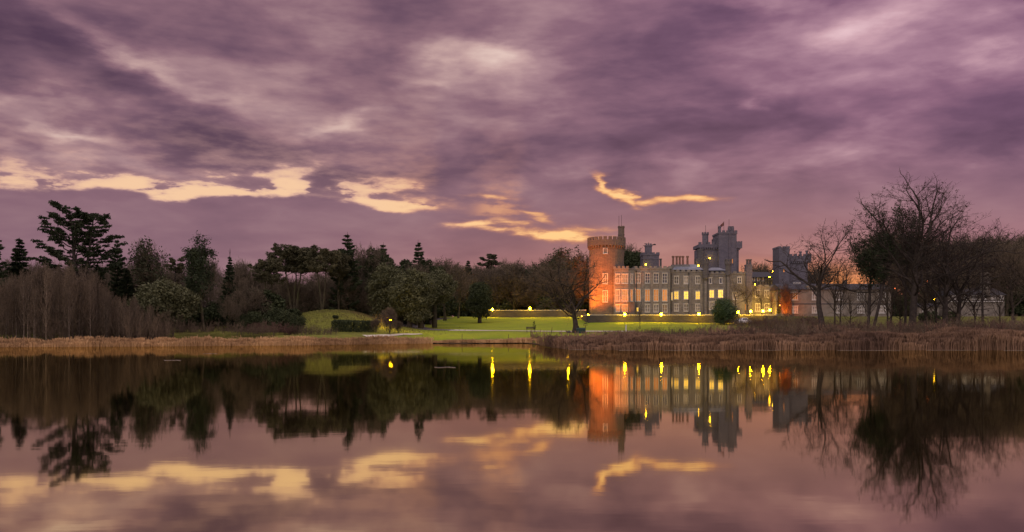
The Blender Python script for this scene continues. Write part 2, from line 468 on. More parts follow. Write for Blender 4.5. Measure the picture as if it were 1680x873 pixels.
def water_fn(b, p):
    t = b.t
    tc = b.node('ShaderNodeTexCoord').outputs['Object']
    x, y, z = b.sep(tc)
    n = b.noise(b.xyz(b.mul(x, .22), b.mul(y, .50), 0.0), 1.0, 4, .5)
    n2 = b.noise(b.xyz(b.mul(x, .9), b.mul(y, 2.6), 0.0), 1.0, 3, .6)
    bn = b.node('ShaderNodeBump'); bn.inputs['Strength'].default_value = 1.0; bn.inputs['Distance'].default_value = WATER_BUMP
    b.put(bn.inputs['Height'], b.add(n, b.mul(n2, .12)))
    g = b.node('ShaderNodeBsdfAnisotropic', distribution='GGX')
    b.put(g.inputs['Color'], (.82, .745, .50)); b.put(g.inputs['Roughness'], b.sm(n, .3, .7, .030, .042))
    t.links.new(bn.outputs[0], g.inputs['Normal'])
    d = b.node('ShaderNodeBsdfDiffuse'); b.put(d.inputs['Color'], (.020, .013, .008))
    fr = b.node('ShaderNodeLayerWeight'); fr.inputs['Blend'].default_value = .5
    f = b.sm(fr.outputs['Facing'], .55, .9, .72, .97)
    mx = b.node('ShaderNodeMixShader'); b.put(mx.inputs[0], f)
    t.links.new(d.outputs[0], mx.inputs[1]); t.links.new(g.outputs[0], mx.inputs[2])
    t.links.new(mx.outputs[0], t.nodes['Material Output'].inputs['Surface'])
WATER_BUMP = .0022
M['water'] = mat('lake_water', water_fn)

# ------------------------------------------------------------------ terrain and lake
def sm(a, b_, x):
    t = np.clip((x - a) / (b_ - a), 0, 1); return t * t * (3 - 2 * t)


def shore(x):
    xs = [-600, -140, -75, -63, -44, -30, -21, -14, 2.0, 3.6, 4.6, 6.0, 10, 50, 90, 600]
    ys = [60, 92, 106, 110, 118, 125, 138, 145, 147, 141, 110, 95, 92.5, 91.5, 91, 80]
    w = 0.5 * np.sin(x * .31) + .35 * np.sin(x * .83 + 1) + .2 * np.sin(x * 1.9 + 2)
    return np.interp(x, xs, ys) + w


def ground_z(x, y):
    x = np.asarray(x, float); y = np.asarray(y, float)
    ys = shore(x)
    t = y - ys
    # general rise inland
    base = np.interp(y, [0, 118, 147, 165, 205, 228, 300, 600, 2000], [.45, 1.25, 1.5, 2.0, 3.9, 5.75, 6.6, 12, 14])
    z = np.where(t > 0, .22 + (base - .22) * sm(0, 14, t) , -.25 - .04 * np.minimum(-t, 40))
    z = np.where(t > 0, z, np.minimum(.22 + t * .35, z + .47 * 0 + .0) * 1.0)
    # castle terrace
    ter = sm(17.2, 18.2, x) * np.where(x < 62, sm(205.6, 206.4, y), sm(196, 214, y)) * (1 - sm(300, 340, y))
    z = z * (1 - ter) + 5.65 * ter
    # mounds on the left
    def mound(cx, cy, rx, ry, h, p=3.0):
        r = (np.abs((x - cx) / rx) ** p + np.abs((y - cy) / ry) ** p)
        return h * np.exp(-r)
    z = z + mound(-33.5, 166, 10.5, 11, 3.75, 2.6) + mound(-47, 158, 5.5, 8, 1.7, 2.2)
    z = z + sm(-40, -70, x) * sm(118, 150, y) * 1.2
    z = z + 0.10 * np.sin(x * .21 + y * .13) * sm(2, 14, t) * (1 - ter)
    return z


def gz(x, y): return float(ground_z(np.array([x]), np.array([y]))[0])


def ray_ground(px, py, d0=95., d1=400.):
    """where the sight line of a photo pixel meets the ground"""
    D = np.linspace(d0, d1, 3000)
    zz = CAMZ + (HY - py) / F * D
    g = ground_z((px - CX) / F * D, D)
    k = np.argmax(g >= zz)
    return (X(px, D[k]), D[k])


def grid_axis(segs):
    out = [segs[0][0]]
    for a, b_, st in segs:
        n = max(1, int(round((b_ - a) / st)))
        out += list(np.linspace(a, b_, n + 1)[1:])
    return np.array(out)

gx = grid_axis([(-2500, -400, 150), (-400, -130, 15), (-130, 16, 1.0), (16, 19.5, .25), (19.5, 130, 1.0), (130, 400, 15), (400, 2500, 150)])
gy = grid_axis([(-120, 60, 30), (60, 84, 4), (84, 204, .8), (204, 208, .25), (208, 240, 1.0), (240, 400, 8), (400, 3500, 155)])
GX, GY = np.meshgrid(gx, gy)
V = np.stack([GX, GY, ground_z(GX, GY)], -1).reshape(-1, 3)
nx, ny = len(gx), len(gy)
idx = np.arange(nx * ny).reshape(ny, nx)
Q = np.stack([idx[:-1, :-1], idx[:-1, 1:], idx[1:, 1:], idx[1:, :-1]], -1).reshape(-1, 4)
tag(mesh_obj('ground', V, Q, None, M['grass'], smooth=True), 'green lawn and rough grass rising from the lake shore', kind='structure')
wv = [(-1500, -150, 0), (1500, -150, 0), (1500, 160, 0), (-1500, 160, 0)]
tag(mesh_obj('water', wv, [(0, 1, 2, 3)], None, M['water']), 'still dark lake mirroring the sky and castle', kind='structure')


def ribbon(name, pts, widths, m, off=.04, label=None):
    """a path draped over the ground; pts are world x,y"""
    P = []
    for i in range(len(pts) - 1):
        a = np.array(pts[i]); b_ = np.array(pts[i + 1]); n = max(1, int(np.linalg.norm(b_ - a) / .8))
        for k in range(n):
            f = k / n; P.append((*(a + (b_ - a) * f), widths[i] + (widths[i + 1] - widths[i]) * f))
    P.append((*pts[-1], widths[-1])); P = np.array(P)
    for _ in range(12): P[1:-1] = (P[:-2] + P[2:] + 2 * P[1:-1]) / 4
    T = np.gradient(P[:, :2], axis=0); T /= np.linalg.norm(T, axis=1)[:, None] + 1e-9
    Nn = np.stack([-T[:, 1], T[:, 0]], -1)
    rows = []
    for s_ in np.linspace(-1, 1, 7):
        q = P[:, :2] + Nn * (P[:, 2] / 2 * s_)[:, None]
        rows.append(np.column_stack([q, ground_z(q[:, 0], q[:, 1]) + off]))
    V = np.array(rows).reshape(-1, 3); n = len(P); ii = np.arange(7 * n).reshape(7, n)
    Q = np.stack([ii[:-1, :-1], ii[:-1, 1:], ii[1:, 1:], ii[1:, :-1]], -1).reshape(-1, 4)
    return tag(mesh_obj(name, V, Q, None, m), label, kind='structure')

ribbon('road', [ray_ground(735, 521.5), ray_ground(700, 525), ray_ground(672, 531), ray_ground(672, 537), ray_ground(700, 541.0), ray_ground(750, 541.8)],
       [4, 5, 7, 6, 4, 2.5], M['tarmac'], .05, 'grey tarmac drive curving round behind the evergreens')
ribbon('path', [ray_ground(740, 542.0), ray_ground(800, 543.0), ray_ground(880, 543.6), ray_ground(960, 543.8), ray_ground(1040, 544)],
       [3.2] * 5, M['gravel'], .06, 'pale gravel path crossing the lawn')
ribbon('footpath', [ray_ground(598, 551.6), ray_ground(640, 550.5), ray_ground(692, 548.2)], [1.1, 1.4, .7], M['gravel'], .06, 'pale worn path on the grass by the shore')
# ------------------------------------------------------------------ buildings
def merlons_line(mb, x0, x1, y0, y1, z0, h, w, gap):
    n = max(1, int(round((x1 - x0 + gap) / (w + gap)))); ww = (x1 - x0 + gap) / n - gap
    for k in range(n):
        a = x0 + k * (ww + gap); mb.box(a, a + ww, y0, y1, z0, z0 + h)


def crenel_rect(mb, x0, x1, y0, y1, z0, h=.55, w=.9, gap=.55, t=.4):
    """merlons round the four sides of a flat-topped block"""
    merlons_line(mb, x0, x1, y0, y0 + t, z0, h, w, gap)
    merlons_line(mb, x0, x1, y1 - t, y1, z0, h, w, gap)
    n = max(1, int((y1 - y0 - 2 * t) / (w + gap)))
    for k in range(n):
        a = y0 + t + gap + k * (w + gap)
        if a + w < y1 - t:
            mb.box(x0, x0 + t, a, a + w, z0, z0 + h); mb.box(x1 - t, x1, a, a + w, z0, z0 + h)


def crenel_ring(mb, cx, cy, r, z0, h, n, frac=.66, t=.35):
    for k in range(n):
        a0 = 6.28318 * k / n; a1 = a0 + 6.28318 / n * frac
        V = []
        for z in (z0, z0 + h):
            for rr, a in ((r, a0), (r, a1), (r - t, a1), (r - t, a0)):
                V.append((cx + rr * math.cos(a), cy + rr * math.sin(a), z))
        mb.raw(V, [(0, 1, 2, 3)[::-1], (4, 5, 6, 7), (0, 1, 5, 4), (1, 2, 6, 5), (2, 3, 7, 6), (3, 0, 4, 7)])


def window(parent, px, y_top, y_bot, wpx, D, pane_mat, O, frame_mat='white', mull=1, bars=1, yaw=0.0, head=True, label=None, wall_y=None, pos=None):
    """mullioned window: stone surround and white bars (frame), glass behind (pane). O is the parent's origin"""
    w = wpx / F * D; z0 = Z(y_bot, D); z1 = Z(y_top, D); h = z1 - z0
    x = X(px, D); y = D if wall_y is None else wall_y
    if pos: x, y = pos
    mb = MB(); e = .11; fr = .07
    mb.box(-w / 2 - e, -w / 2 + fr * .4, -.07, .12, -e, h + e); mb.box(w / 2 - fr * .4, w / 2 + e, -.07, .12, -e, h + e)
    mb.box(-w / 2 + fr * .4, w / 2 - fr * .4, -.07, .12, h, h + e); mb.box(-w / 2 + fr * .4, w / 2 - fr * .4, -.07, .12, -e, 0)
    for k in range(mull):
        cx_ = -w / 2 + w * (k + 1) / (mull + 1); mb.box(cx_ - .05, cx_ + .05, -.05, .0, 0, h)
    for k in range(bars):
        cz = h * (k + 1) / (bars + 1); mb.box(-w / 2 + fr * .4, w / 2 - fr * .4, -.045, -.005, cz - .035, cz + .035)
    if head: mb.box(-w / 2 - .22, w / 2 + .22, -.16, .10, h + e + .005, h + e + .12)
    mb.box(-w / 2 - .18, w / 2 + .18, -.18, .10, -e - .10, -e - .004)
    f = mb.build('window', M[frame_mat], parent)
    f.location = (x - O[0], y - O[1], z0 - O[2]); f.rotation_euler = (0, 0, yaw)
    if label: f['label'] = label
    g = MB().raw([(-w / 2, 0.02, 0), (w / 2, 0.02, 0), (w / 2, 0.02, h), (-w / 2, 0.02, h), (-w / 2, 0.06, 0), (w / 2, 0.06, 0), (w / 2, 0.06, h), (-w / 2, 0.06, h)],
                 [(0, 1, 2, 3), (5, 4, 7, 6)]).build('pane', M[pane_mat], f)
    g.location = (0, -.04, 0)
    return f


def stone_block(name, parent, O, x0, x1, y0, y1, z0, z1, m='stone', cren=True, h=.55, w=.9, gap=.5, string=None, plinth=False, label=None):
    mb = MB(); mb.box(x0, x1, y0, y1, z0, z1)
    if cren:
        crenel_rect(mb, x0 - .12, x1 + .12, y0 - .12, y1 + .12, z1 + .30, h, w, gap)
        mb.box(x0 - .14, x1 + .14, y0 - .14, y1 + .14, z1 + .003, z1 + .298)
    for s_ in (string or []):
        mb.box(x0 - .10, x1 + .10, y0 - .10, y1 + .10, s_ - .09, s_ + .09)
    o = mb.build(name, M[m], parent, off=O)
    if label: o['label'] = label
    return o


GB = 5.62
cx0 = X(1100, 228)
O = (cx0, 228, GB)
castle = empty('castle', O, label='grey stone castle with round tower, battlements and lit windows above the lake', cat='castle')

# --- round tower
TD = 228.0; tx = X(995, TD); tr = 28.3 / F * TD; zt = Z(405, TD); zc = Z(391, TD)
mb = MB(); mb.prism(tx, TD, tr + .12, GB - .3, GB + 1.0, 40, tr + .02); mb.prism(tx, TD, tr, GB + 1.0, zt, 40, cap=True)
mb.build('round_tower', M['stone_tower'], castle, smooth=False, off=O)
mb = MB(); rp = 31.3 / F * TD
for k in range(36):
    a = 6.28318 * k / 36; c, s_ = math.cos(a), math.sin(a)
    for (r0, r1, z0, z1) in ((tr - .1, tr + .22, zt - .75, zt - .35), (tr - .1, rp - .04, zt - .35, zt + .02)):
        hw = .16; V = []
        for z in (z0, z1):
            for rr, sd in ((r0, -1), (r1, -1), (r1, 1), (r0, 1)):
                V.append((tx + rr * c - sd * hw * s_, TD + rr * s_ + sd * hw * c, z))
        mb.raw(V, [(3, 2, 1, 0), (4, 5, 6, 7), (0, 1, 5, 4), (1, 2, 6, 5), (2, 3, 7, 6), (3, 0, 4, 7)])
mb.prism(tx, TD, rp, zt + .022, zc - .75, 40)
crenel_ring(mb, tx, TD, rp, zc - .75, .78, 24, .70)
mb.build('parapet', M['stone_tower'], castle, off=O)
# stair turret rising behind the round tower
ttx = X(1019.2, 230); trr = 5.3 / F * 230
mb = MB(); mb.prism(ttx, 230, trr, Z(420, 230), Z(374, 230), 8); mb.prism(ttx, 230, trr + .12, Z(374, 230) + .002, Z(373, 230), 8)
for k in range(8):
    a = 6.28318 * k / 8; mb.box(ttx + .7 * math.cos(a) - .16, ttx + .7 * math.cos(a) + .16, 230 + .7 * math.sin(a) - .16, 230 + .7 * math.sin(a) + .16, Z(373, 230) + .004, Z(371, 230))
mb.prism(ttx, 230, trr + .08, Z(386, 230), Z(385, 230), 8)
t_ = mb.build('stair_turret', M['stone_tower'], castle, off=O)
for ax, top in ((1015.5, 354), (1019.6, 353)):
    m_ = MB(); m_.bar((X(ax, 230), 230.0, Z(374, 230)), (X(ax, 230), 230.0, Z(top, 230)), .045, 5); a_ = m_.build('antenna', M['black'], castle, off=O)
# grey lean-to roof and shaded wall right of the round tower
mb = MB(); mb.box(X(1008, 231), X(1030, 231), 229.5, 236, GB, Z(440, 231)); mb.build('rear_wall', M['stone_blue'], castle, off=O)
mb = MB(); xa, xb = X(1012, 229), X(1027, 229); za, zb = Z(440, 229), Z(421, 229)
mb.raw([(xa, 228.6, za), (xb, 228.6, za), (xa, 228.6, zb), (xa, 234, za), (xb, 234, za), (xa, 234, zb)], [(0, 1, 4, 3), (1, 2, 5, 4), (2, 0, 3, 5)], [(0, 2, 1), (3, 4, 5)])
mb.build('lean_to_roof', M['slate'], castle, off=O)
for (px, y0, y1, w, pm, lb) in ((993, 407.5, 415.5, 6, 'curtain', 'small pale window below the round parapet'), (993, 449, 465, 7, 'lit_dim', None), (993, 477, 495, 7, 'lit_dim', None)):
    yy = TD - math.sqrt(tr * tr - (X(px, TD) - tx) ** 2) - .01
    D_ = yy
    window(castle, px, y0, y1, w, D_, pm, O, frame_mat='white', mull=1 if w > 6 else 0, bars=1 if w > 6 else 0, head=False, label=lb)
window(castle, 976, 470, 492, 2.2, TD - 2.9, 'glass', O, frame_mat='stone', mull=0, bars=0, head=False)

# --- ranges of the front
FA, FB, FC, FD_ = 223.2, 225.0, 226.0, 225.6
def xs(px, D): return X(px, D)
za = Z(442, FA)
# canted bay (A): front and sloping right cheek
mb = MB(); x0, x1, x2 = xs(1007, FA), xs(1031, FA), xs(1041.5, FB)
def poly_prism(mb, pts, z0, z1):
    n = len(pts); V = [(x, y, z0) for x, y in pts] + [(x, y, z1) for x, y in pts]
    mb.raw(V, [(k, (k + 1) % n, n + (k + 1) % n, n + k) for k in range(n)])
    cx_ = sum(p[0] for p in pts) / n; cy_ = sum(p[1] for p in pts) / n
    mb.raw([(cx_, cy_, z1)] + V[n:], (), [(0, 1 + k, 1 + (k + 1) % n) for k in range(n)])
poly_prism(mb, [(x0, FA), (x1, FA), (x2, FB - .02), (x2, 232), (x0, 232)], GB - .2, za)
poly_prism(mb, [(x0 - .12, FA - .12), (x1 + .06, FA - .12), (x2 + .1, FB - .12), (x2 + .1, 232.1), (x0 - .12, 232.1)], za + .003, za + .3)
for zz in (Z(469, FA), Z(497, FA)):
    poly_prism(mb, [(x0 - .08, FA - .08), (x1 + .05, FA - .08), (x2 - .04, FB - .14), (x2 - .04, 231.9), (x0 - .08, 231.9)], zz - .08, zz + .08)
merlons_line(mb, x0 - .1, x1 + .05, FA - .12, FA + .25, za + .302, .5, .62, .42)
mb.build('bay', M['stone'], castle, off=O)
yawR = math.atan2(FB - FA, x2 - x1)
for (yt, yb, pm, pm2) in ((450.5, 464.5, 'lit_dim', 'curtain'), (476, 493.5, 'lit_warm', 'lit_warm'), (500.5, 511, 'lit_warm', None)):
    window(castle, 1013.6, yt, yb, 5.6, FA, pm if pm != 'lit_warm' or yt > 480 else 'lit_dim', O, mull=1, bars=1)
    window(castle, 1025.2, yt, yb, 9.0, FA, pm, O, mull=2, bars=1)
    if pm2: window(castle, 1036, yt, yb, 4.6, 224, pm2, O, mull=0, bars=1, yaw=yawR, pos=((x1 + x2) / 2, (FA + FB) / 2))
# B: four bays with pilasters
stone_block('wall', castle, O, xs(1041.6, FB), xs(1101, FB), FB, 238, GB - .2, Z(441.5, FB), 'stone', h=.45, w=.8, gap=.45, string=[Z(446, FB)])
mb = MB()
for px in (1054.6, 1069.2, 1083.6, 1098.5): mb.box(xs(px, FB) - .36, xs(px, FB) + .36, FB - .22, FB + .1, GB - .1, Z(447.5, FB))
for px in (1054.6, 1069.2, 1083.6, 1098.5): mb.box(xs(px, FB) - .42, xs(px, FB) + .42, FB - .28, FB + .1, GB - .1, GB + 1.3)
mb.build('pilasters', M['stone'], castle, off=O)
for i, px in enumerate((1046.9, 1062.2, 1076.3, 1090.6)):
    window(castle, px, 449, 464, 7.2, FB, 'curtain' if i == 0 else 'glass', O, mull=1, bars=2, label='white window with two dark lights under the parapet' if i else None)
    window(castle, px, 475.5, 493.5, 7.6, FB, 'lit_warm', O, mull=1, bars=1, label='amber lit window of the middle storey')
    if i: window(castle, px, 500, 511.5, 7.4, FB, 'curtain' if i < 3 else 'lit_dim', O, mull=1, bars=1)
window(castle, 1046, 505, 510.8, 3.2, FB, 'lit', O, mull=0, bars=0, head=False, label='small yellow lit window beside the porch')
mb = MB(); mb.box(xs(1032, 221.6), xs(1041, 221.6), 221.4, 226, GB - .2, Z(497, 221.6)); mb.box(xs(1031.5, 221.6), xs(1041.5, 221.6), 221.3, 226, Z(497, 221.6) + .003, Z(495.6, 221.6))
mb.build('porch', M['stone_dark'], castle, off=O)
# C: recessed range with the yellow windows
stone_block('wall', castle, O, xs(1101.2, FC), xs(1158.4, FC), FC, 238, GB - .2, Z(447, FC), 'stone', h=.4, w=.9, gap=.5, string=[Z(449.5, FC), Z(471, FC)])
mb = MB()
for px in (1103.5, 1132, 1150.5): mb.box(xs(px, FC) - .3, xs(px, FC) + .3, FC - .2, FC + .1, GB - .1, Z(451, FC))
mb.build('pilasters', M['stone'], castle, off=O)
for i, px in enumerate((1109.6, 1125.6, 1144.8)):
    window(castle, px, 454, 465.2, 6.6, FC, 'curtain', O, mull=1, bars=1)
    window(castle, px, 478.6, 490.5, 6.8, FC, 'lit', O, mull=1, bars=2, label='bright yellow lit window of the middle storey')
    window(castle, px, 499.5, 510, 6.6, FC, 'curtain', O, mull=1, bars=1)
window(castle, 1102.4, 480, 492, 1.3, FC - .3, 'lit', O, mull=0, bars=0, head=False)
for px, D_, yt in ((1100.3, FB - .25, 443), (1130, FC - .12, 449), (1161.5, FD_ - .2, 452), (1191.6, FD_ - .2, 452), (1044, FB - .1, 446), (1225.4, 225.8, 452)):
    mb = MB().bar((X(px, D_), D_ - .06, GB - .1), (X(px, D_), D_ - .06, Z(yt, D_)), .07, 6); mb.box(X(px, D_) - .16, X(px, D_) + .16, D_ - .2, D_ + .05, Z(yt, D_) + .003, Z(yt, D_) + .3)
    mb.build('drainpipe', M['black'], castle, off=O)
# slate roof behind C and D
def hip_roof(name, x0, x1, y0, y1, z0, z1, m='slate', ins=1.6, parent=castle, off=O):
    ym = (y0 + y1) / 2
    mb = MB().raw([(x0, y0, z0), (x1, y0, z0), (x1, y1, z0), (x0, y1, z0), (x0 + ins, ym, z1), (x1 - ins, ym, z1)], [(0, 1, 5, 4), (2, 3, 4, 5)], [(1, 2, 5), (3, 0, 4)])
    return mb.build(name, M[m], parent, off=off)
hip_roof('roof', xs(1102, 230), xs(1153, 230), 228.2, 236, Z(443.5, 230), Z(434.2, 230) + .25)
hip_roof('roof', xs(1160, 230), xs(1192, 230), 228.4, 236, Z(444.5, 230), Z(438, 230))
# turret 1
def oct_turret(px, rpx, D, ytop, ybot=None, m='stone', extra=True):
    x = xs(px, D); r = rpx / F * D; zt_ = Z(ytop, D); zb_ = GB - .2 if ybot is None else Z(ybot, D)
    mb = MB(); mb.prism(x, D, r, zb_, zt_ - 1.3, 8); mb.prism(x, D, r + .22, zt_ - 1.298, zt_ - .55, 8)
    if extra:
        mb.prism(x, D, r + .12, (zt_ - 1.3) * .93 + zb_ * .07, (zt_ - 1.3) * .93 + zb_ * .07 + .2, 8)
    crenel_ring(mb, x, D, r + .22, zt_ - .548, .55, 8, .6, .3)
    return mb.build('turret', M[m], castle, off=O)
oct_turret(1157.8, 4.6, 225.3, 425, 456, 'stone_dark')
MB().prism(xs(1157.8, 225.3), 225.5, .34, GB - .2, Z(456, 225.3) - .01, 8).prism(xs(1157.8, 225.3), 225.3, .2, Z(461, 225.3), Z(456, 225.3) - .005, 8, .7).build('turret_shaft', M['stone'], castle, off=O)
stone_block('wall', castle, O, xs(1158.9, FD_), xs(1194.2, FD_), FD_, 238, GB - .2, Z(450, FD_), 'stone', h=.4, w=.8, gap=.5, string=[Z(453, FD_), Z(470, FD_)])
for px, w_, pm in ((1165.4, 3.6, 'glass'), (1174, 6.0, 'stone'), (1182.4, 3.6, 'glass')):
    window(castle, px, 456.5, 464.5, w_, FD_, pm, O, frame_mat='white' if pm == 'glass' else 'stone', mull=0 if pm == 'glass' else 2, bars=0)
window(castle, 1167.6, 476.5, 488, 7, FD_, 'lit', O, mull=1, bars=2, label='yellow lit window with a dark blind in one corner')
window(castle, 1182.2, 476, 488, 7.4, FD_, 'lit', O, mull=2, bars=2, label='yellow lit window with three lights')
window(castle, 1167.4, 496, 507.5, 7, FD_, 'curtain', O, mull=2, bars=0)
oct_turret(1194.5, 4.2, 225.3, 425.5, 452, 'stone_dark')
MB().prism(xs(1194.5, 225.3), 225.6, .5, GB - .2, Z(452, 225.3) - .01, 8).build('turret_shaft', M['stone'], castle, off=O)
stone_block('wall', castle, O, xs(1194.6, 226), xs(1226, 226), 226, 240, GB - .2, Z(450, 226), 'stone', h=.4, w=.8, gap=.5, string=[Z(470, 226)])
window(castle, 1213, 455.5, 464, 6, 226, 'glass', O, mull=1, bars=1)
window(castle, 1206, 480, 491, 7, 226, 'curtain', O, mull=1, bars=1)
# chimney turret with two pots
mb = MB(); mb.box(xs(1224.3, 225.6), xs(1234, 225.6), 225.5, 227.3, GB, Z(436, 225.6)); mb.box(xs(1223.8, 225.6), xs(1234.5, 225.6), 225.4, 227.4, Z(436, 225.6) + .003, Z(434, 225.6))
ch = mb.build('chimney', M['stone_blue'], castle, off=O)
for px in (1226.8, 1231.6):
    m_ = MB(); m_.prism(xs(px, 226), 226.4, .34, Z(434, 226) + .005, Z(427, 226), 8, .30); m_.prism(xs(px, 226), 226.4, .42, Z(427, 226), Z(425.3, 226), 8)
    p_ = m_.build('chimney_pot', M['stone_dark'], ch, off=O)
# lower wing to the right, behind the lit trees
FE = 226.6
stone_block('wall', castle, O, xs(1234.2, FE), xs(1281, FE), FE, 238, GB - .2, Z(471.5, FE), 'stone', h=.35, w=.9, gap=.6, string=[Z(495, FE)])
for px in (1243, 1258, 1271):
    window(castle, px, 477, 488, 6.5, FE, 'curtain', O, mull=1, bars=1)
    window(castle, px, 499, 510, 6.5, FE, 'lit_dim', O, mull=1, bars=1)
window(castle, 1225, 499, 509, 5.5, 226, 'lit_warm', O, frame_mat='stone', mull=0, bars=0, label='round headed doorway glowing amber behind the bare trees')
# chimneys on B/C roof
mb = MB(); mb.box(xs(1101.5, 231), xs(1131, 231), 230.5, 231.7, Z(445, 231), Z(434.5, 231)); ch = mb.build('chimney', M['stone'], castle, off=O)
for px in (1104.4, 1110.2, 1115.2, 1120.4, 1127.9):
    m_ = MB(); m_.prism(xs(px, 231), 231, .30, Z(434.5, 231) + .003, Z(422.5, 231), 8, .25); m_.prism(xs(px, 231), 231, .38, Z(422.5, 231) + .002, Z(420, 231), 8)
    m_.build('chimney_pot', M['pot'], ch, off=O)
mb = MB(); mb.box(xs(1082.4, 229), xs(1085.2, 229), 228.6, 229.3, Z(443, 229), Z(426, 229)); mb.box(xs(1082.0, 229), xs(1085.6, 229), 228.5, 229.4, Z(426, 229) + .002, Z(424.5, 229)); mb.build('chimney', M['stone_dark'], castle, off=O)
# square tower with a belvedere and weather vane
KD = 236.0
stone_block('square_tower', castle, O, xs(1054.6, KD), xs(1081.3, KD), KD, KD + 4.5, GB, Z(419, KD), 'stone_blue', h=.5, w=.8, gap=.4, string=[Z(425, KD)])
mb = MB(); x0, x1 = xs(1059.4, KD + 1), xs(1069.6, KD + 1)
mb.box(x0, x1, KD + 1, KD + 2.7, Z(419, KD), Z(403.5, KD)); mb.box(x0 - .12, x1 + .12, KD + .88, KD + 2.82, Z(403.5, KD) + .003, Z(401.5, KD))
for dx in (0.02, .62, 1.2): mb.box(x0 + dx, x0 + dx + .36, KD + .9, KD + 1.3, Z(401.5, KD) + .004, Z(398.8, KD))
bt = mb.build('belvedere', M['stone_blue'], castle, off=O)
mb = MB(); xc = xs(1066, KD)
mb.bar((xc - 1.5, KD + 2, Z(402, KD)), (xc + 2.0, KD + 2, Z(400.6, KD)), .07).bar((xc - 1.1, KD + 2, Z(398.8, KD)), (xc + .4, KD + 2, Z(399.6, KD)), .12, 5, .03)
mb.bar((xc, KD + 2, Z(402, KD)), (xc, KD + 2, Z(396.6, KD)), .08).raw([(xc + .5, KD + 1.96, Z(401, KD)), (xc + 1.7, KD + 1.96, Z(398.6, KD)), (xc + 2.0, KD + 1.96, Z(400.2, KD)), (xc + .5, KD + 2.04, Z(401, KD)), (xc + 1.7, KD + 2.04, Z(398.6, KD)), (xc + 2.0, KD + 2.04, Z(400.2, KD))], [(0, 3, 4, 1), (1, 4, 5, 2), (2, 5, 3, 0)], [(0, 1, 2), (3, 5, 4)])
mb.build('weather_vane', M['black'], castle, off=O)
# --- the keep
D1 = 246.0
def corbels(mb, x0, x1, y, z0, z1, n):
    for k in range(n):
        a = x0 + (x1 - x0) * (k + .2) / n; w_ = (x1 - x0) / n * .55; mb.box(a, a + w_, y - .38, y + .05, z0, z1)
kx0, kx1 = xs(1147.5, D1), xs(1180, D1)
mb = MB(); mb.box(kx0, kx1, D1, D1 + 7, GB, Z(408, D1)); corbels(mb, kx0, kx1, D1, Z(409.5, D1), Z(406.5, D1), 9)
mb.box(kx0 - .3, kx1, D1 - .42, D1 + 7.2, Z(406.5, D1), Z(401, D1)); merlons_line(mb, kx0 - .3, kx1 - .1, D1 - .42, D1 - .05, Z(401, D1) + .003, .6, .8, .4)
mb.box(xs(1171.5, D1), kx1, D1 + .6, D1 + 3, Z(401, D1), Z(391.3, D1))
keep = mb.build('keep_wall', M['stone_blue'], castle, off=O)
mb = MB(); x_ = xs(1158.4, D1); r_ = 5.0 / F * D1
mb.prism(x_, D1 + 1, r_, Z(402, D1), Z(385, D1), 8); mb.prism(x_, D1 + 1, r_ + .14, Z(385, D1) + .002, Z(383, D1), 8); crenel_ring(mb, x_, D1 + 1, r_ + .14, Z(383, D1) + .004, .38, 6, .6, .3)
mb.build('turret', M['stone_blue'], castle, off=O)
for ax, y0, y1, yd in ((1159, 383, 369, D1 + 1), (1178.5, 400, 368, D1 + .3), (1195.5, 378, 360, D1 - .4)):
    MB().bar((xs(ax, D1), yd, Z(y0, D1)), (xs(ax, D1), yd, Z(y1, D1)), .05).build('antenna', M['black'], castle, off=O)
mb = MB(); mb.box(xs(1144.4, D1), xs(1151.6, D1), D1 - 1.2, D1 + .6, GB, Z(408.5, D1)); mb.box(xs(1139.6, D1), xs(1146.2, D1), D1 - 1.5, D1 + .6, GB, Z(424.5, D1))
mb.build('stepped_buttress', M['stone_dark'], castle, off=O)
D2 = 244.5
a0_, a1_ = xs(1179.4, D2), xs(1208.6, D2)
mb = MB(); mb.box(a0_, a1_, D2, D2 + 7.5, GB, Z(383.8, D2)); mb.box(a1_, xs(1213, D2), D2 + .6, D2 + 6, GB, Z(404, D2))
mb.box(a0_ - .15, a1_ + .15, D2 - .15, D2 + 7.6, Z(383.8, D2) + .002, Z(381, D2)); merlons_line(mb, a0_ - .15, a1_ + .15, D2 - .15, D2 + .25, Z(381, D2) + .004, .5, .7, .4)
mb.box(xs(1196, D2), xs(1198.6, D2), D2 - .22, D2 + .1, GB, Z(381, D2) + .2)
mb.build('keep_tower', M['stone_blue'], castle, off=O)
mb = MB(); mb.prism(xs(1181.4, D2), D2 + .5, .36, Z(381, D2), Z(373, D2), 8); mb.prism(xs(1181.4, D2), D2 + .5, .46, Z(373, D2) + .002, Z(371, D2), 8)
mb.build('chimney', M['stone_blue'], castle, off=O)
for px in (1198, 1202.6): mb = MB(); mb.prism(xs(px, D2), D2 + .8, .50, Z(381, D2) + .006, Z(373, D2), 8); mb.prism(xs(px, D2), D2 + .8, .44, Z(373, D2) + .003, Z(370.8, D2), 6); mb.build('chimney', M['stone_blue'], castle, off=O)
mb = MB(); bx0, bx1 = xs(1208.8, D2), xs(1217.6, D2)
mb.box(bx0 - .2, bx1, D2 - .1, D2 + 4, Z(407, D2), Z(397.5, D2)); mb.box(bx0, bx1 - .5, D2 + .2, D2 + 3.6, Z(409.8, D2), Z(407, D2) - .003); merlons_line(mb, bx0 - .2, bx1, D2 - .1, D2 + .3, Z(397.5, D2) + .003, .32, .45, .25)
mb.build('bartizan', M['stone_blue'], castle, off=O)
window(castle, 1201.6, 425, 432, 1.8, D2, 'lit_warm', O, frame_mat='stone_blue', mull=0, bars=0, head=False, label='narrow slit of light low on the keep')
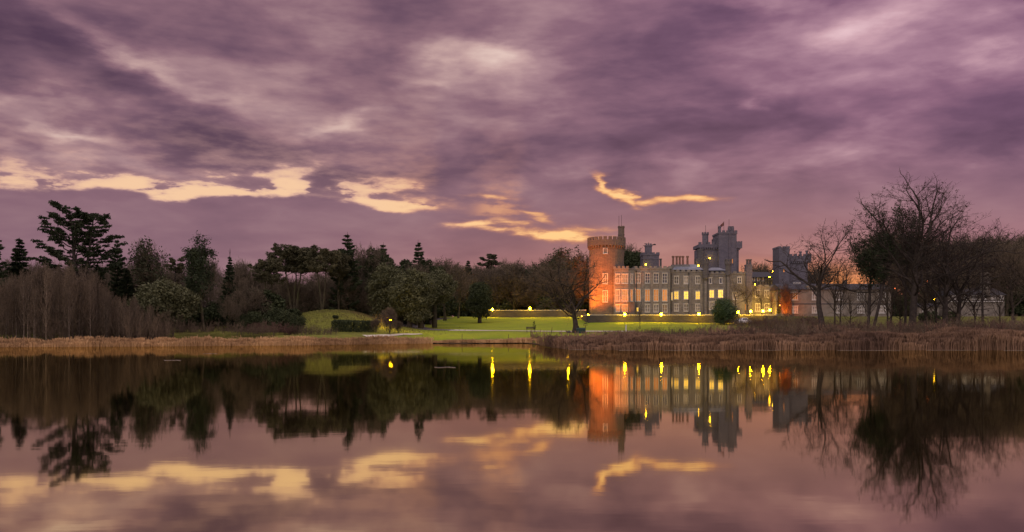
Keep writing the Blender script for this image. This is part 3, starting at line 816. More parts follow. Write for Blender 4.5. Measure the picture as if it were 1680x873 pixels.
fp = MB().bar((xs(1190.5, D2), D2 + 2, Z(381, D2)), (xs(1190.5, D2), D2 + 2, Z(361.5, D2)), .05).build('flagpole', M['black'], castle, off=O)
FV = []; xf = xs(1190.5, D2)
for i in range(7):
    for j in range(2): FV.append((xf - .28 * i, D2 + 2 + .12 * math.sin(i * 1.1), Z(362.5, D2) - .42 * i * .62 - (j * (1.0 - .07 * i))))
MB().raw(FV, [(2 * i, 2 * i + 1, 2 * i + 3, 2 * i + 2) for i in range(6)]).build('flag', M['flagcloth'], fp, off=O)

# --- gate tower, far right, with its lower block
D3 = 250.0
GO = (xs(1303, D3), D3, GB)
gate = empty('gate_tower', GO, label='blue grey square tower with a lower battlemented block right of the keep', cat='tower')
mb = MB(); g0, g1 = xs(1276.2, D3), xs(1293.6, D3)
mb.box(g0, g1, D3 - 1, D3 + 5, GB, Z(407.5, D3)); mb.box(g0 - .08, g1 + .08, D3 - 1.08, D3 + 5.08, Z(407.5, D3) + .003, Z(406.2, D3)); crenel_rect(mb, g0 - .08, g1 + .08, D3 - 1.08, D3 + 5.08, Z(406.2, D3) + .005, .28, .75, .45)
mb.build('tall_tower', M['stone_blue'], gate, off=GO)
mb = MB(); g2 = xs(1330.5, D3)
mb.box(g1 + .01, g2 - .9, D3, D3 + 7, GB, Z(421.5, D3)); corbels(mb, g1 + .2, g2 - .1, D3, Z(432, D3), Z(429, D3), 11); mb.box(g1 + .01, g2, D3 - .4, D3 + 7.2, Z(429, D3) + .003, Z(420, D3)); merlons_line(mb, g1 + .1, g2, D3 - .4, D3, Z(420, D3) + .004, .5, .8, .45)
mb.build('battlemented_block', M['stone_blue'], gate, off=GO)
for px, yt in ((1317, 411.5), (1327.5, 410)):
    MB().prism(xs(px, D3), D3 + 2, .36, Z(422, D3), Z(yt + 2, D3), 8, .3).prism(xs(px, D3), D3 + 2, .44, Z(yt + 2, D3) + .002, Z(yt, D3), 8).build('chimney', M['stone_blue'], gate, off=GO)
window(gate, 1286, 441.5, 446.5, 2.0, D3 - 1, 'lit_warm', GO, frame_mat='stone_blue', mull=0, bars=0, head=False)
for px in (1303, 1307.6, 1312): window(gate, px, 464, 467.6, 2.2, D3, 'curtain', GO, mull=0, bars=0, head=False)

# --- long two-storey wing
D4 = 216.5
LO = (xs(1370, D4), D4, GB)
wing = empty('long_wing', LO, label='long pale two storey wing with dark slate roof behind the shore trees', cat='building')
l0, l1 = xs(1281.5, D4), xs(1462, D4)
MB().box(l0, l1, D4, D4 + 9, GB - .3, Z(475, D4)).build('wall', M['render_pale'], wing, off=LO)
mb = MB(); mb.box(l0, l1, D4 - .07, D4 + .02, Z(499.4, D4), Z(498, D4)); mb.build('string_course', M['slate_dark'], wing, off=LO)
mb = MB().raw([(l0 - .3, D4 - .4, Z(475, D4)), (l1 + .3, D4 - .4, Z(475, D4)), (l1 + .3, D4 + 9.4, Z(475, D4)), (l0 - .3, D4 + 9.4, Z(475, D4)), (l0 - .3, D4 + 4.5, Z(464, D4)), (l1 + .3, D4 + 4.5, Z(464, D4))],
              [(0, 1, 5, 4), (2, 3, 4, 5), (0, 3, 2, 1)], [(1, 2, 5), (3, 0, 4)]); rf = mb.build('roof', M['slate_dark'], wing, off=LO)
for px in (1303, 1338, 1376, 1412, 1447):
    for yt, yb in ((480.5, 491.5), (503, 513)):
        pm = 'curtain' if px != 1303 or yt > 500 else 'lit_warm'
        window(wing, px, yt, yb, 10.5, D4, pm, LO, mull=2, bars=1, label='orange lit window at the left end of the wing' if pm == 'lit_warm' else None)
for px in (1330, 1343):
    mb = MB(); x = xs(px, D4); mb.box(x - .8, x + .8, D4 - .1, D4 + 2.4, Z(474, D4), Z(468.6, D4)); f_ = mb.build('dormer', M['render_pale'], rf, off=LO)
mb = MB(); mb.box(xs(1395, D4), xs(1400, D4), D4 + 4, D4 + 5.2, Z(466, D4), Z(458, D4)); mb.build('chimney', M['stone_dark'], wing, off=LO)

# --- half-timbered house glimpsed between the castle and the gate tower
D5 = 262.0; HO = (xs(1247, D5), D5, GB)
hs = empty('timbered_house', HO, label='small white and dark timbered house between castle and gate tower', cat='house')
h0, h1 = xs(1231, D5), xs(1268, D5)
MB().box(h0, h1, D5, D5 + 7, GB - .3, Z(454.8, D5)).build('wall', M['render_pale'], hs, off=HO)
hip_roof('roof', h0 - .4, h1 + .4, D5 - .4, D5 + 7.4, Z(454.8, D5), Z(445, D5), 'slate_dark', .8, hs, HO)
mb = MB()
for k in range(9):
    a = h0 + (h1 - h0) * k / 8.; mb.box(a - .12, a + .12, D5 - .08, D5 + .02, GB, Z(454.8, D5))
for zz in (Z(461, D5), Z(455.4, D5)): mb.box(h0, h1, D5 - .06, D5 + .02, zz - .12, zz + .12)
mb.build('timber_framing', M['slate_dark'], hs, off=HO)
for px in (1236.5, 1244, 1251.5): window(hs, px, 456, 460.4, 3.4, D5, 'lit_dim', HO, mull=0, bars=0, head=False)
# white house behind the right-hand trees
D6 = 228.0; WO = (xs(1605, D6), D6, 5.9)
wh = empty('white_house', WO, label='white house half hidden behind bare trees right of the tallest tree', cat='house')
w0, w1 = xs(1556, D6), xs(1648, D6); wb = gz(xs(1605, D6), D6) - .3
MB().box(w0, w1, D6, D6 + 8, wb, Z(484, D6)).build('wall', M['render_pale'], wh, off=WO)
hip_roof('roof', w0 - .4, w1 + .4, D6 - .4, D6 + 8.4, Z(484, D6), Z(472, D6), 'slate_dark', .8, wh, WO)
mb = MB(); mb.box(xs(1617, D6), xs(1623, D6), D6 - .5, D6 + 2.5, Z(484, D6) - .3, Z(447, D6)); mb.build('gable_stack', M['render_pale'], wh, off=WO)
MB().box(w0 + .5, w1 - .5, D6 - .35, D6 - .05, Z(495.4, D6), Z(494, D6)).build('string_course', M['white'], wh, off=WO)
for px in (1566, 1582, 1598, 1614, 1630, 1643): window(wh, px, 486, 490.5, 5, D6, 'curtain', WO, mull=1, bars=0)
D7 = 226.0; SO = (xs(1522, D7), D7, 5.9)
sh = empty('garden_lodge', SO, label='low grey lodge with hipped roof behind the tallest tree', cat='house')
s0, s1 = xs(1508, D7), xs(1540, D7)
MB().box(s0, s1, D7, D7 + 5, gz(xs(1522, D7), D7) - .4, Z(503, D7)).build('wall', M['render_pale'], sh, off=SO); hip_roof('roof', s0 - .3, s1 + .3, D7 - .3, D7 + 5.3, Z(503, D7), Z(497, D7), 'slate_dark', .7, sh, SO)
window(sh, 1516, 506, 511, 4, D7, 'curtain', SO, mull=1, bars=0)

# --- retaining wall of the terrace, garden wall on the lawn
def wall_run(name, pts, z0f, z1, t, m, label, cat='wall', cope='gravel'):
    c = ((pts[0][0] + pts[-1][0]) / 2, (pts[0][1] + pts[-1][1]) / 2, z1)
    root = empty(name, c, label=label, cat=cat)
    mb = MB(); mc = MB()
    for (ax, ay), (bx_, by_) in zip(pts[:-1], pts[1:]):
        d = Vector((bx_ - ax, by_ - ay)).normalized(); n = Vector((-d.y, d.x)) * t / 2; n2 = n * 1.25
        za_ = min(gz(ax, ay - t * 1.5), gz(bx_, by_ - t * 1.5)) - .4
        for (M_, nn, lo, hi) in ((mb, n, za_, z1), (mc, n2, z1 + .003, z1 + .12)):
            V = [(ax - nn.x, ay - nn.y, lo), (bx_ - nn.x, by_ - nn.y, lo), (bx_ + nn.x, by_ + nn.y, lo), (ax + nn.x, ay + nn.y, lo)]
            V += [(x, y, hi) for x, y, _ in V]
            M_.raw(V, [(0, 3, 2, 1), (4, 5, 6, 7), (0, 1, 5, 4), (1, 2, 6, 5), (2, 3, 7, 6), (3, 0, 4, 7)])
    mb.build('wall', M[m], root, off=c); mc.build('coping', M[cope], root, off=c)
    return root
wall_run('retaining_wall', [(17.4, 222.5), (17.6, 206.0), (40, 206.0), (61.5, 206.0)], 0, 5.78, .5, 'wall_dark', 'dark stone retaining wall along the castle terrace')
wall_run('garden_wall', [(X(775, 229), 229), (X(880, 229), 229), (X(962, 227), 227)], 0, Z(509.5, 229), .45, 'wall_dark', 'long low stone garden wall left of the round tower')
# ------------------------------------------------------------------ trees
def _frames(D):
    D = D / (np.linalg.norm(D, axis=-1, keepdims=True) + 1e-9)
    ref = np.where(np.abs(D[..., 2:3]) < .9, np.array([0, 0, 1.]), np.array([1., 0, 0]))
    U = np.cross(D, ref); U /= np.linalg.norm(U, axis=-1, keepdims=True) + 1e-9
    return U, np.cross(D, U)


class Branches:
    """polylines with radii turned into tapering tubes, all at once"""
    def __init__(s): s.c = {}
    def add(s, P, r, sides): s.c.setdefault((len(P), sides), []).append((np.asarray(P, float), np.asarray(r, float)))
    def geo(s):
        Vs, Qs, n0 = [], [], 0
        for (n, sd), L in s.c.items():
            P = np.stack([a for a, _ in L]); r = np.stack([b_ for _, b_ in L])
            T = np.gradient(P, axis=1) if n > 1 else None
            U, W = _frames(T); K = len(L)
            ang = np.arange(sd) * 2 * np.pi / sd
            V = P[:, :, None, :] + r[:, :, None, None] * (np.cos(ang)[None, None, :, None] * U[:, :, None, :] + np.sin(ang)[None, None, :, None] * W[:, :, None, :])
            idx = n0 + np.arange(K * n * sd).reshape(K, n, sd)
            a = idx[:, :-1, :]; b_ = np.roll(a, -1, axis=2); d = idx[:, 1:, :]; c = np.roll(d, -1, axis=2)
            Qs.append(np.stack([a, b_, c, d], -1).reshape(-1, 4)); Vs.append(V.reshape(-1, 3)); n0 += K * n * sd
        return (np.concatenate(Vs), np.concatenate(Qs)) if Vs else (np.zeros((0, 3)), np.zeros((0, 4), int))


def leaf_quads(P, size, rng, stretch=1.6, flat=0.0, dirs=None):
    """one small leaf-spray quad at every point, turned at random"""
    P = np.asarray(P, float); n = len(P)
    A = rng.normal(size=(n, 3)) if dirs is None else np.asarray(dirs) + rng.normal(size=(n, 3)) * .35
    A[:, 2] *= (1 - flat); A /= np.linalg.norm(A, axis=1)[:, None] + 1e-9
    B = rng.normal(size=(n, 3)); B[:, 2] *= (1 - flat); B = np.cross(A, B); 
    if flat: B[:, 2] *= (1 - flat)
    B /= np.linalg.norm(B, axis=1)[:, None] + 1e-9
    s_ = size * rng.uniform(.6, 1.35, n)[:, None]
    V = np.stack([P - A * s_ * stretch * .5, P - B * s_ * .32 + A * s_ * .1, P + A * s_ * stretch * .5, P + B * s_ * .32 + A * s_ * .1], 1)
    return V.reshape(-1, 3), np.arange(4 * n).reshape(-1, 4)


def cat_geo(*gs):
    Vs, Qs, n = [], [], 0
    for V, Q in gs:
        Vs.append(V); Qs.append(np.asarray(Q) + n); n += len(V)
    return np.concatenate(Vs), np.concatenate(Qs)


def rot_about(v, ax, a):
    return v * math.cos(a) + np.cross(ax, v) * math.sin(a) + ax * np.dot(ax, v) * (1 - math.cos(a))


def unit(v): return v / (np.linalg.norm(v) + 1e-9)


def bare_tree(seed, H=12, spread=.38, trunk=.27, r0=.26, levels=5, limbs=9, kids=(6, 5, 4, 4), up=.25, base_leaf=None, droop=0., wob=.16, env_top=1.0, tip_leaf=0.0, lean=0.0, lowest=None, stems=1, ratio=(.55, .58, .58, .55), tl=.50, leaders=4, rmin=.011, fork=.42):
    """deciduous tree in winter. Returns trunk+limbs geometry, twig geometry, leaf points.
    Every limb stops at the surface of an egg-shaped crown."""
    rg = np.random.default_rng(seed)
    wood, twig, tips = Branches(), Branches(), []
    cz = H * (trunk + (1 - trunk) * .48); rz = H - cz; rx = H * spread
    def outside(p): return ((p[0] ** 2 + p[1] ** 2) / rx ** 2 + ((p[2] - cz) / (rz * (1.0 if p[2] > cz else 1.15))) ** 2)
    def chain(p, d, L, n, w, upv):
        pts = [p]; d = unit(d)
        for _ in range(n):
            d = unit(d + rg.normal(size=3) * w + np.array([0, 0, upv]))
            p = p + d * L / n
            pts.append(p)
        return np.array(pts), d
    def grow(p, d, L, r, lv):
        q = p + unit(d) * L
        o = outside(q)
        if o > 1.0: L = L / (o ** .75)
        if L < .18: return
        n = {0: 8, 1: 7, 2: 5, 3: 4, 4: 2}.get(lv, 2)
        P, _ = chain(p, d, L, n, wob * (1.1 if lv else .22), up * (.30 if lv < 3 else .1) - (droop if lv > 2 else 0))
        rr = np.maximum(rmin, np.linspace(r, r * (.42 if lv else .62), n + 1))
        (wood if lv < 3 else twig).add(P, rr, {0: 9, 1: 6, 2: 4}.get(lv, 3))
        if lv >= levels:
            tips.append(P[-1]); return
        k = limbs if lv == 0 else kids[min(lv - 1, len(kids) - 1)]
        ph = rg.uniform(0, 6.28)
        for j in range(k):
            f = (.0 if lv == 0 else .22) + (1.0 if lv == 0 else .78) * (j + rg.uniform(.2, .9)) / k
            if lv == 0: f = min(.99, trunk0 / tl) + (1 - min(.99, trunk0 / tl)) * f
            f = min(f, .995); x = f * n; i = int(x); pt = P[i] + (P[i + 1] - P[i]) * (x - i)
            dd = unit(P[i + 1] - P[i])
            ph += 2.4 + rg.uniform(-.5, .5)
            ax = unit(np.cross(dd, np.array([math.cos(ph), math.sin(ph), .1])))
            an = rg.uniform(.55, 1.05) if lv else rg.uniform(.75, 1.15) * (1.15 - .55 * f)
            cd = rot_about(dd, ax, an)
            Lc = L * ratio[min(lv, 3)] * rg.uniform(.65, 1.15) * (1.0 if lv == 0 else (1.12 - .5 * f))
            if lv == 0: Lc = H * spread * rg.uniform(.9, 1.35) * (1.25 - .3 * f)
            grow(pt, cd, Lc, np.interp(f, [0, 1], [rr[0], rr[-1]]) * (.55 if lv else .48) , lv + 1)
        if lv > 0:
            grow(P[-1], P[-1] - P[-2], L * .5, rr[-1] * .9, lv + 1)
        else:
            for j in range(leaders):
                a = ph + 6.28318 * j / leaders + rg.uniform(-.4, .4); dd = unit(P[-1] - P[-2])
                ax = unit(np.cross(dd, np.array([math.cos(a), math.sin(a), 0])))
                grow(P[-1], rot_about(dd, ax, fork * rg.uniform(.35, 1.25)), H * (1 - tl) * rg.uniform(.75, 1.0), rr[-1] * rg.uniform(.55, .8), 1)
    trunk0 = trunk if lowest is None else lowest
    for s_ in range(stems):
        a = rg.uniform(0, 6.28) if stems > 1 else 0
        d0 = np.array([math.cos(a) * .28 + lean, math.sin(a) * .28, 1.0]) if stems > 1 else np.array([lean, 0, 1.0])
        grow(np.array([.12 * math.cos(a) * (stems > 1), .12 * math.sin(a) * (stems > 1), -.3]), d0, H * tl, r0, 0)
    wood.add(np.array([[0, 0, -.5], [0, 0, .5], [0, 0, 1.3]]), np.array([r0 * 1.7, r0 * 1.25, r0 * .9]), 9) if stems == 1 else None
    return wood, twig, np.array(tips)


def conifer(seed, H=14, width=2.6, base=.12, whorls=26, per=7, droop=.25, density=1.0, top=.0, gap=0.0, r0=.22, leaf=.34, upturn=.35, power=.85, jag=.35):
    rg = np.random.default_rng(seed)
    wood, P, Dv = Branches(), [], []
    wood.add(np.array([[0, 0, -.4], [0, 0, H * .3], [0.0, 0, H * .7], [0, 0, H]]), np.array([r0, r0 * .8, r0 * .42, .02]), 7)
    for w in range(whorls):
        f = base + (1 - base) * (w + rg.uniform(-.2, .2)) / whorls
        f = min(max(f, base), .985); z = H * f
        R0 = width * (1 - f) ** power / (1 - base) ** power + .12
        for k in range(per):
            if rg.random() < gap: continue
            a = rg.uniform(0, 6.28); L = R0 * rg.uniform(1 - jag, 1.0 + jag * .5)
            n = 5; pts = []
            for i in range(n):
                t = i / (n - 1)
                pts.append([math.cos(a) * L * t, math.sin(a) * L * t, z - droop * L * t + upturn * L * t * t])
            pts = np.array(pts); wood.add(pts, np.linspace(.05 * (1 - f) + .015, .01, n), 3)
            m_ = max(4, int(L * 13 * density))
            t = rg.uniform(.12, 1.0, m_) ** .8
            q = np.array([np.interp(t, np.linspace(0, 1, n), pts[:, c]) for c in range(3)]).T
            side = rg.uniform(-1, 1, m_) * .26 * L * (1.1 - t)
            q[:, 0] += -math.sin(a) * side; q[:, 1] += math.cos(a) * side; q[:, 2] -= np.abs(rg.normal(size=m_)) * .10 + np.abs(side) * .15
            P.append(q); Dv.append(np.stack([np.cos(a) - math.sin(a) * side * 1.2, np.sin(a) + math.cos(a) * side * 1.2, np.full(m_, -.12)], 1))
    P = np.concatenate(P); Dv = np.concatenate(Dv)
    return wood, leaf_quads(P, leaf, rg, 1.9, 0.15, Dv)


def pads_tree(seed, H, trunk_r, limbs, pad=(1.1, .35), leaf=.30, leaves=320, lean=.0, stems=((0, 0),), fork=.35):
    """tree whose foliage sits in flat pads at limb ends (cedar, old pine, holm oak).
    limbs: list of (height fraction of start, azimuth, length, rise, pads)"""
    rg = np.random.default_rng(seed); wood = Branches(); Ls = []
    for dx, dy in stems:
        P = [np.array([0, 0, -.4]), np.array([dx * .15, dy * .15, H * fork * .5]), np.array([dx * .3, dy * .3, H * fork])]
        for k in range(4):
            f = (k + 1) / 4; P.append(np.array([dx * (.3 + .7 * f), dy * (.3 + .7 * f), H * (fork + (.97 - fork) * f)]) + rg.normal(size=3) * .12)
        P = np.array(P); wood.add(P, np.linspace(trunk_r, trunk_r * .22, len(P)), 8)
        zf = np.array([p[2] for p in P]) / H
        for (f, a, L, rise, npad) in limbs:
            a += rg.uniform(-.25, .25)
            s_ = np.array([np.interp(f, zf, P[:, c]) for c in range(3)])
            n = 6; pts = [s_]
            for i in range(1, n):
                t = i / (n - 1)
                pts.append(s_ + np.array([math.cos(a) * L * t, math.sin(a) * L * t, rise * L * (t ** 1.4)]) + rg.normal(size=3) * .10 * L * .25)
            pts = np.array(pts); wood.add(pts, np.linspace(trunk_r * .36 * (1.1 - f * .6), .03, n), 5)
            for j in range(npad):
                t = .45 + .6 * (j + rg.uniform(.2, .8)) / npad
                c = np.array([np.interp(min(t, 1), np.linspace(0, 1, n), pts[:, q]) for q in range(3)])
                off = rg.normal(size=3) * np.array([.35, .35, .16]) * pad[0]
                cc = c + off; wood.add(np.array([c, (c + cc) / 2 + [0, 0, -.05], cc]), np.array([.035, .025, .012]), 3)
                m_ = int(leaves * rg.uniform(.6, 1.2)); rr = pad[0] * rg.uniform(.55, 1.1)
                u = rg.normal(size=(m_, 3)); u /= np.linalg.norm(u, axis=1)[:, None]; u *= (rg.uniform(0, 1, m_) ** .45)[:, None]
                u[:, 0] *= rr * rg.uniform(.8, 1.35); u[:, 1] *= rr; u[:, 2] = u[:, 2] * pad[1] * rg.uniform(.7, 1.2) + .10 * rr - .18 * (u[:, 0] ** 2 + u[:, 1] ** 2) / max(rr, .1)
                Ls.append(cc + u)
                out = cc - s_; out[2] *= .3
                spk = cc + unit(out) * rr * rg.uniform(.7, 1.3, (int(m_ * .25), 1)) + rg.normal(size=(int(m_ * .25), 3)) * .16 * rr
                Ls.append(spk)
    P = np.concatenate(Ls)
    return wood, leaf_quads(P, leaf, rg, 1.7, .25)


def clump_tree(seed, rx, rz, cz, lobes=26, per=520, leaf=.24, trunk_r=.25, lobe=.34, ry=None, flatbase=.0, hollow=.55, rough=.16):
    """dense evergreen: leaf shell over many overlapping lobes, with dips between them"""
    rg = np.random.default_rng(seed); wood = Branches(); Ls = []
    ry = ry or rx
    wood.add(np.array([[0, 0, -.4], [0, 0, cz * .5], [0, 0, cz]]), np.array([trunk_r * 1.3, trunk_r, trunk_r * .7]), 8)
    cs = []
    for k in range(lobes):
        a = k * 2.399 + rg.uniform(-.3, .3); h = 1 - 1.85 * (k + .5) / lobes; h = max(h, -1 + flatbase)
        q = math.sqrt(max(0, 1 - h * h)); s_ = rg.uniform(.55, .98)
        c = np.array([math.cos(a) * q * rx * s_, math.sin(a) * q * ry * s_, cz + h * rz * s_]); r = lobe * min(rx, rz) * rg.uniform(.7, 1.3)
        cs.append((c, r))
        wood.add(np.array([[0, 0, max(.3, cz * .55)], (c * .5 + np.array([0, 0, cz]) * .5), c]), np.array([trunk_r * .4, trunk_r * .25, .03]), 4)
        m_ = int(per * (r / (lobe * min(rx, rz))) ** 2)
        u = rg.normal(size=(m_, 3)); u /= np.linalg.norm(u, axis=1)[:, None]
        rad = r * (1 - (1 - hollow) * rg.random(m_) ** 2 + rg.normal(size=m_) * rough)
        p = c + u * rad[:, None] * np.array([1.15, 1.15, .82])
        Ls.append(p[p[:, 2] > .15])
    P = np.concatenate(Ls)
    return wood, leaf_quads(P, leaf, rg, 1.3, .1)


def proto(name, wood, leaves, wm, lm, crown='crown', extra=None, wname='trunk'):
    """meshes of one kind of tree, kept for copies"""
    Vw, Qw = wood.geo()
    a = mesh_obj(wname, Vw, Qw, None, M[wm], link=False, smooth=True)
    ch = [a]
    if leaves is not None and len(leaves[0]):
        ch.append(mesh_obj(crown, leaves[0], leaves[1], None, M[lm], link=False))
    if extra is not None and len(extra[0]):
        ch.append(mesh_obj(extra[3] if len(extra) > 3 else 'leaves', extra[0], extra[1], None, M[extra[2]], link=False))
    return ch, name


def bare_proto(name, wm='bark', tm='twig', tufts=None, **kw):
    wood, twig, tips = bare_tree(**kw)
    ex = None
    if tufts:
        rg = np.random.default_rng(kw['seed'] + 7)
        sel = tips[rg.random(len(tips)) < tufts[0]]
        pts = (sel[:, None, :] + rg.normal(size=(len(sel), tufts[1], 3)) * tufts[2]).reshape(-1, 3)
        V, Q = leaf_quads(pts, tufts[3], rg, 1.3); ex = (V, Q, tufts[4], 'withered_leaves')
    return proto(name, wood, twig.geo(), wm, tm, 'crown', ex)


_first = {}
def plant(pr, loc, rz=0.0, sc=1.0, label=None, cat='tree', group=None, sxy=None):
    ch, name = pr
    r = empty(name, loc, rz, label=label, cat=cat, group=group)
    sxy = sc if sxy is None else sxy
    r.scale = (sxy, sxy, sc)
    for c in ch:
        k = c.copy(); C.objects.link(k); k.parent = r
    return r


def plant_px(pr, px, D, ptop, H0, label=None, rz=0.0, cat='tree', group=None, wide=1.0, base=None):
    """stand a tree at distance D with its top at the height seen in the photo"""
    x = X(px, D); z = gz(x, D) if base is None else base
    s_ = (Z(ptop, D) - z) / H0
    return plant(pr, (x, D, z - .05), rz, s_, label, cat, group, sxy=s_ * wide)


rnd = random.Random(5)
B1 = bare_proto('bare_tree', seed=1, H=12, spread=.36, r0=.24, limbs=8, rmin=.02, wm='bark_moss', tm='twig_grey')
B2 = bare_proto('bare_tree', seed=2, H=12, spread=.42, r0=.26, limbs=8, rmin=.02, up=.35, wm='bark_moss', tm='twig_grey')
B3 = bare_proto('bare_tree', seed=3, H=12, spread=.28, r0=.18, limbs=9, tl=.6, rmin=.016, up=.5, wm='bark_moss', tm='twig_grey')
B4 = bare_proto('bare_tree', seed=4, H=12, spread=.34, trunk=.12, r0=.15, limbs=6, stems=2, up=.4, rmin=.016, wm='bark_moss', tm='twig_grey')
BN = [bare_proto('bare_tree', seed=12 + k, H=12, spread=.34 + .06 * (k % 2), r0=.20, limbs=7, kids=(5, 4, 4, 3), rmin=.005, wm='bark', tm='twig') for k in range(3)]
BI = [bare_proto('birch_tree', seed=20 + k, H=12, spread=.13 + .04 * (k % 2), trunk=.25, r0=.085, limbs=20, kids=(5, 5, 4), levels=4, up=.9, wob=.08, tl=.8, leaders=2, fork=.15, rmin=.012, wm='bark_birch', tm='twig', ratio=(.5, .5, .5, .5)) for k in range(4)]
SPR = [('spruce_tree', conifer(40, 14, 3.1, .08, 30, 9, .35, 2.0, leaf=.38)), ('spruce_tree', conifer(41, 14, 2.9, .12, 24, 7, .15, 2.0, gap=.12, jag=.5, leaf=.36)),
       ('fir_tree', conifer(42, 14, 2.8, .2, 19, 7, .10, 1.9, gap=.12, jag=.6, leaf=.40, power=.75))]
SPR = [proto(n, g[0], g[1], 'bark_dark', 'needle') for n, g in SPR]

# ---- left shore: wood behind the birches and conifers
far_group = 'bare trees of the wood behind the lawn'
def wood_belt(n, px0, px1, D0, D1, t0, t1, protos, label, group, seed, wide=(.9, 1.3)):
    rr = random.Random(seed)
    for k in range(n):
        px = px0 + (px1 - px0) * (k + rr.uniform(.1, .9)) / n; D = rr.uniform(D0, D1)
        plant_px(rr.choice(protos), px, D, rr.uniform(t0, t1), 12, label, rr.uniform(0, 6.28), 'tree', group, rr.uniform(*wide))
wood_belt(24, -60, 420, 168, 205, 428, 452, [B1, B2, B4], 'grey bare tree in the wood behind the birches and conifers', 'bare trees behind the left shore', 1)
wood_belt(20, -40, 420, 150, 166, 446, 475, [B3, B4, B1], 'lower grey bare tree filling the wood behind the birches', 'lower bare trees behind the left shore', 2)
wood_belt(10, 565, 700, 185, 235, 432, 452, [B1, B2, B4], 'grey bare tree in the wood behind the spruces', 'bare trees behind the spruces', 33)
wood_belt(15, 400, 565, 185, 235, 444, 468, [B1, B2, B4], 'grey bare tree in the wood behind the grass mound', 'bare trees behind the mound', 3)
wood_belt(20, 395, 700, 176, 186, 455, 482, [B3, B4], 'slim grey bare tree in the front of the wood behind the mound', 'slim bare trees behind the mound', 4, (.8, 1.1))
wood_belt(20, 690, 975, 244, 290, 433, 446, [B1, B2], 'grey bare tree in the wood behind the garden wall', 'bare trees behind the garden wall', 5, (1.1, 1.5))
wood_belt(20, 700, 970, 234, 244, 440, 470, [B1, B2, B4], 'lower grey bare tree close behind the garden wall', 'lower bare trees behind the garden wall', 6, (1.1, 1.4))
wood_belt(20, 1440, 1800, 236, 300, 384, 405, [B1, B2], 'tall grey bare tree in the wood at the right edge', 'tall bare trees at the right edge', 7, (1.0, 1.3))
wood_belt(9, 1490, 1670, 228, 262, 425, 455, [B2, B1, B4], 'lower grey bare tree behind the long wing', 'lower bare trees behind the wing', 8, (1.1, 1.4))
wood_belt(6, 1234, 1345, 300, 340, 432, 446, [B1, B2], 'far bare tree against the orange horizon by the gate tower', 'far bare trees by the gate tower', 9, (1.3, 1.6))
# understorey: dense dark evergreens that close the wood floor
UE = [proto('evergreen_bush', *(lambda g: (g[0], g[1]))(clump_tree(60 + k, 2.6, 1.8, 1.7, 20, 260, .30, .12)), 'bark_dark', 'hedge') for k in range(2)]
rr = random.Random(11)
for k in range(26):
    px = -40 + 470 * (k + rr.random()) / 26; D = rr.uniform(150, 178)
    plant(rr.choice(UE), (X(px, D), D, gz(X(px, D), D) - .2), rr.uniform(0, 6), rr.uniform(.9, 1.7), 'dark evergreen bush among the trunks of the left wood', 'bush', 'evergreen bushes in the left wood')
for k in range(22):
    px = 400 + 320 * (k + rr.random()) / 22; D = rr.uniform(196, 225)
    plant(rr.choice(UE), (X(px, D), D, gz(X(px, D), D) - .2), rr.uniform(0, 6), rr.uniform(1.0, 1.8), 'dark evergreen bush under the wood behind the mound', 'bush', 'evergreen bushes behind the mound')
for k in range(20):
    px = 700 + 270 * (k + rr.random()) / 20; D = rr.uniform(236, 262)
    plant(rr.choice(UE), (X(px, D), D, gz(X(px, D), D) - .2), rr.uniform(0, 6), rr.uniform(1.1, 2.1), 'dark evergreen bush behind the garden wall', 'bush', 'evergreen bushes behind the garden wall')
for k in range(22):
    px = 1440 + 320 * (k + rr.random()) / 22; D = rr.uniform(240, 262)
    plant(rr.choice(UE), (X(px, D), D, gz(X(px, D), D) - .2), rr.uniform(0, 6), rr.uniform(1.3, 2.6), 'dark evergreen bush under the wood at the right edge', 'bush', 'evergreen bushes at the right edge')

# ---- single conifers and evergreens of the left side
plant_px(SPR[1], -6, 146, 378, 14, 'ragged dark conifer cut by the left edge of the picture', .5, wide=.85)
plant_px(SPR[0], 32, 150, 389, 14, 'dense dark spruce between the left edge and the spreading cedar', 1.2, wide=1.1)
plant_px(SPR[2], 193, 152, 389, 14, 'slim sparse conifer close beside the spreading cedar', 2.2, wide=.72)
cl = []
rr = random.Random(3)
for k in range(34):
    f = .40 + .58 * (k + .5) / 34
    cl.append((f, k * 2.4, (7.2 if f < .75 else 5.2) * (1.12 - .62 * (f - .4) / .6) * rr.uniform(.6, 1.05), rr.uniform(.35, .75), 6))
w_, l_ = pads_tree(70, 18.5, .50, cl[:34], (.72, .15), .30, 62, stems=((-1.3, .2),), fork=.36)
cl2 = [(min(.97, f + .02), a + 1.1, L * .72, r, n) for (f, a, L, r, n) in cl[::2]]
w2_, l2_ = pads_tree(71, 18.3, .36, cl2, (.72, .15), .30, 62, stems=((2.0, -.3),), fork=.36)
for k_, v_ in w2_.c.items(): w_.c.setdefault(k_, []).extend(v_)
CED = proto('cedar_tree', w_, cat_geo(l_, l2_), 'bark_dark', 'needle')
plant_px(CED, 131, 142, 348, 18.6, 'huge spreading cedar with tiered boughs, tallest tree on the left', 0.4, wide=1.0)
CLT = [proto('evergreen_tree', *clump_tree(80, 3.6, 2.9, 3.6, 34, 420, .26, .3, .30), 'bark_dark', 'ever'),
       proto('evergreen_tree', *clump_tree(81, 3.2, 4.2, 5.2, 44, 420, .27, .34, .30), 'bark_dark', 'ever')]
plant_px(SPR[0], 160, 148, 432, 14, 'dark spruce under the right side of the cedar', 2.0, wide=1.3)
plant_px(SPR[0], 208, 150, 440, 14, 'low dark spruce between the cedar and the domed bare tree', 3.0, wide=1.2)
plant_px(CLT[0], 271, 135, 459, 6.6, 'round domed evergreen tree with pale leaf tips near the left shore', .3, wide=1.05)
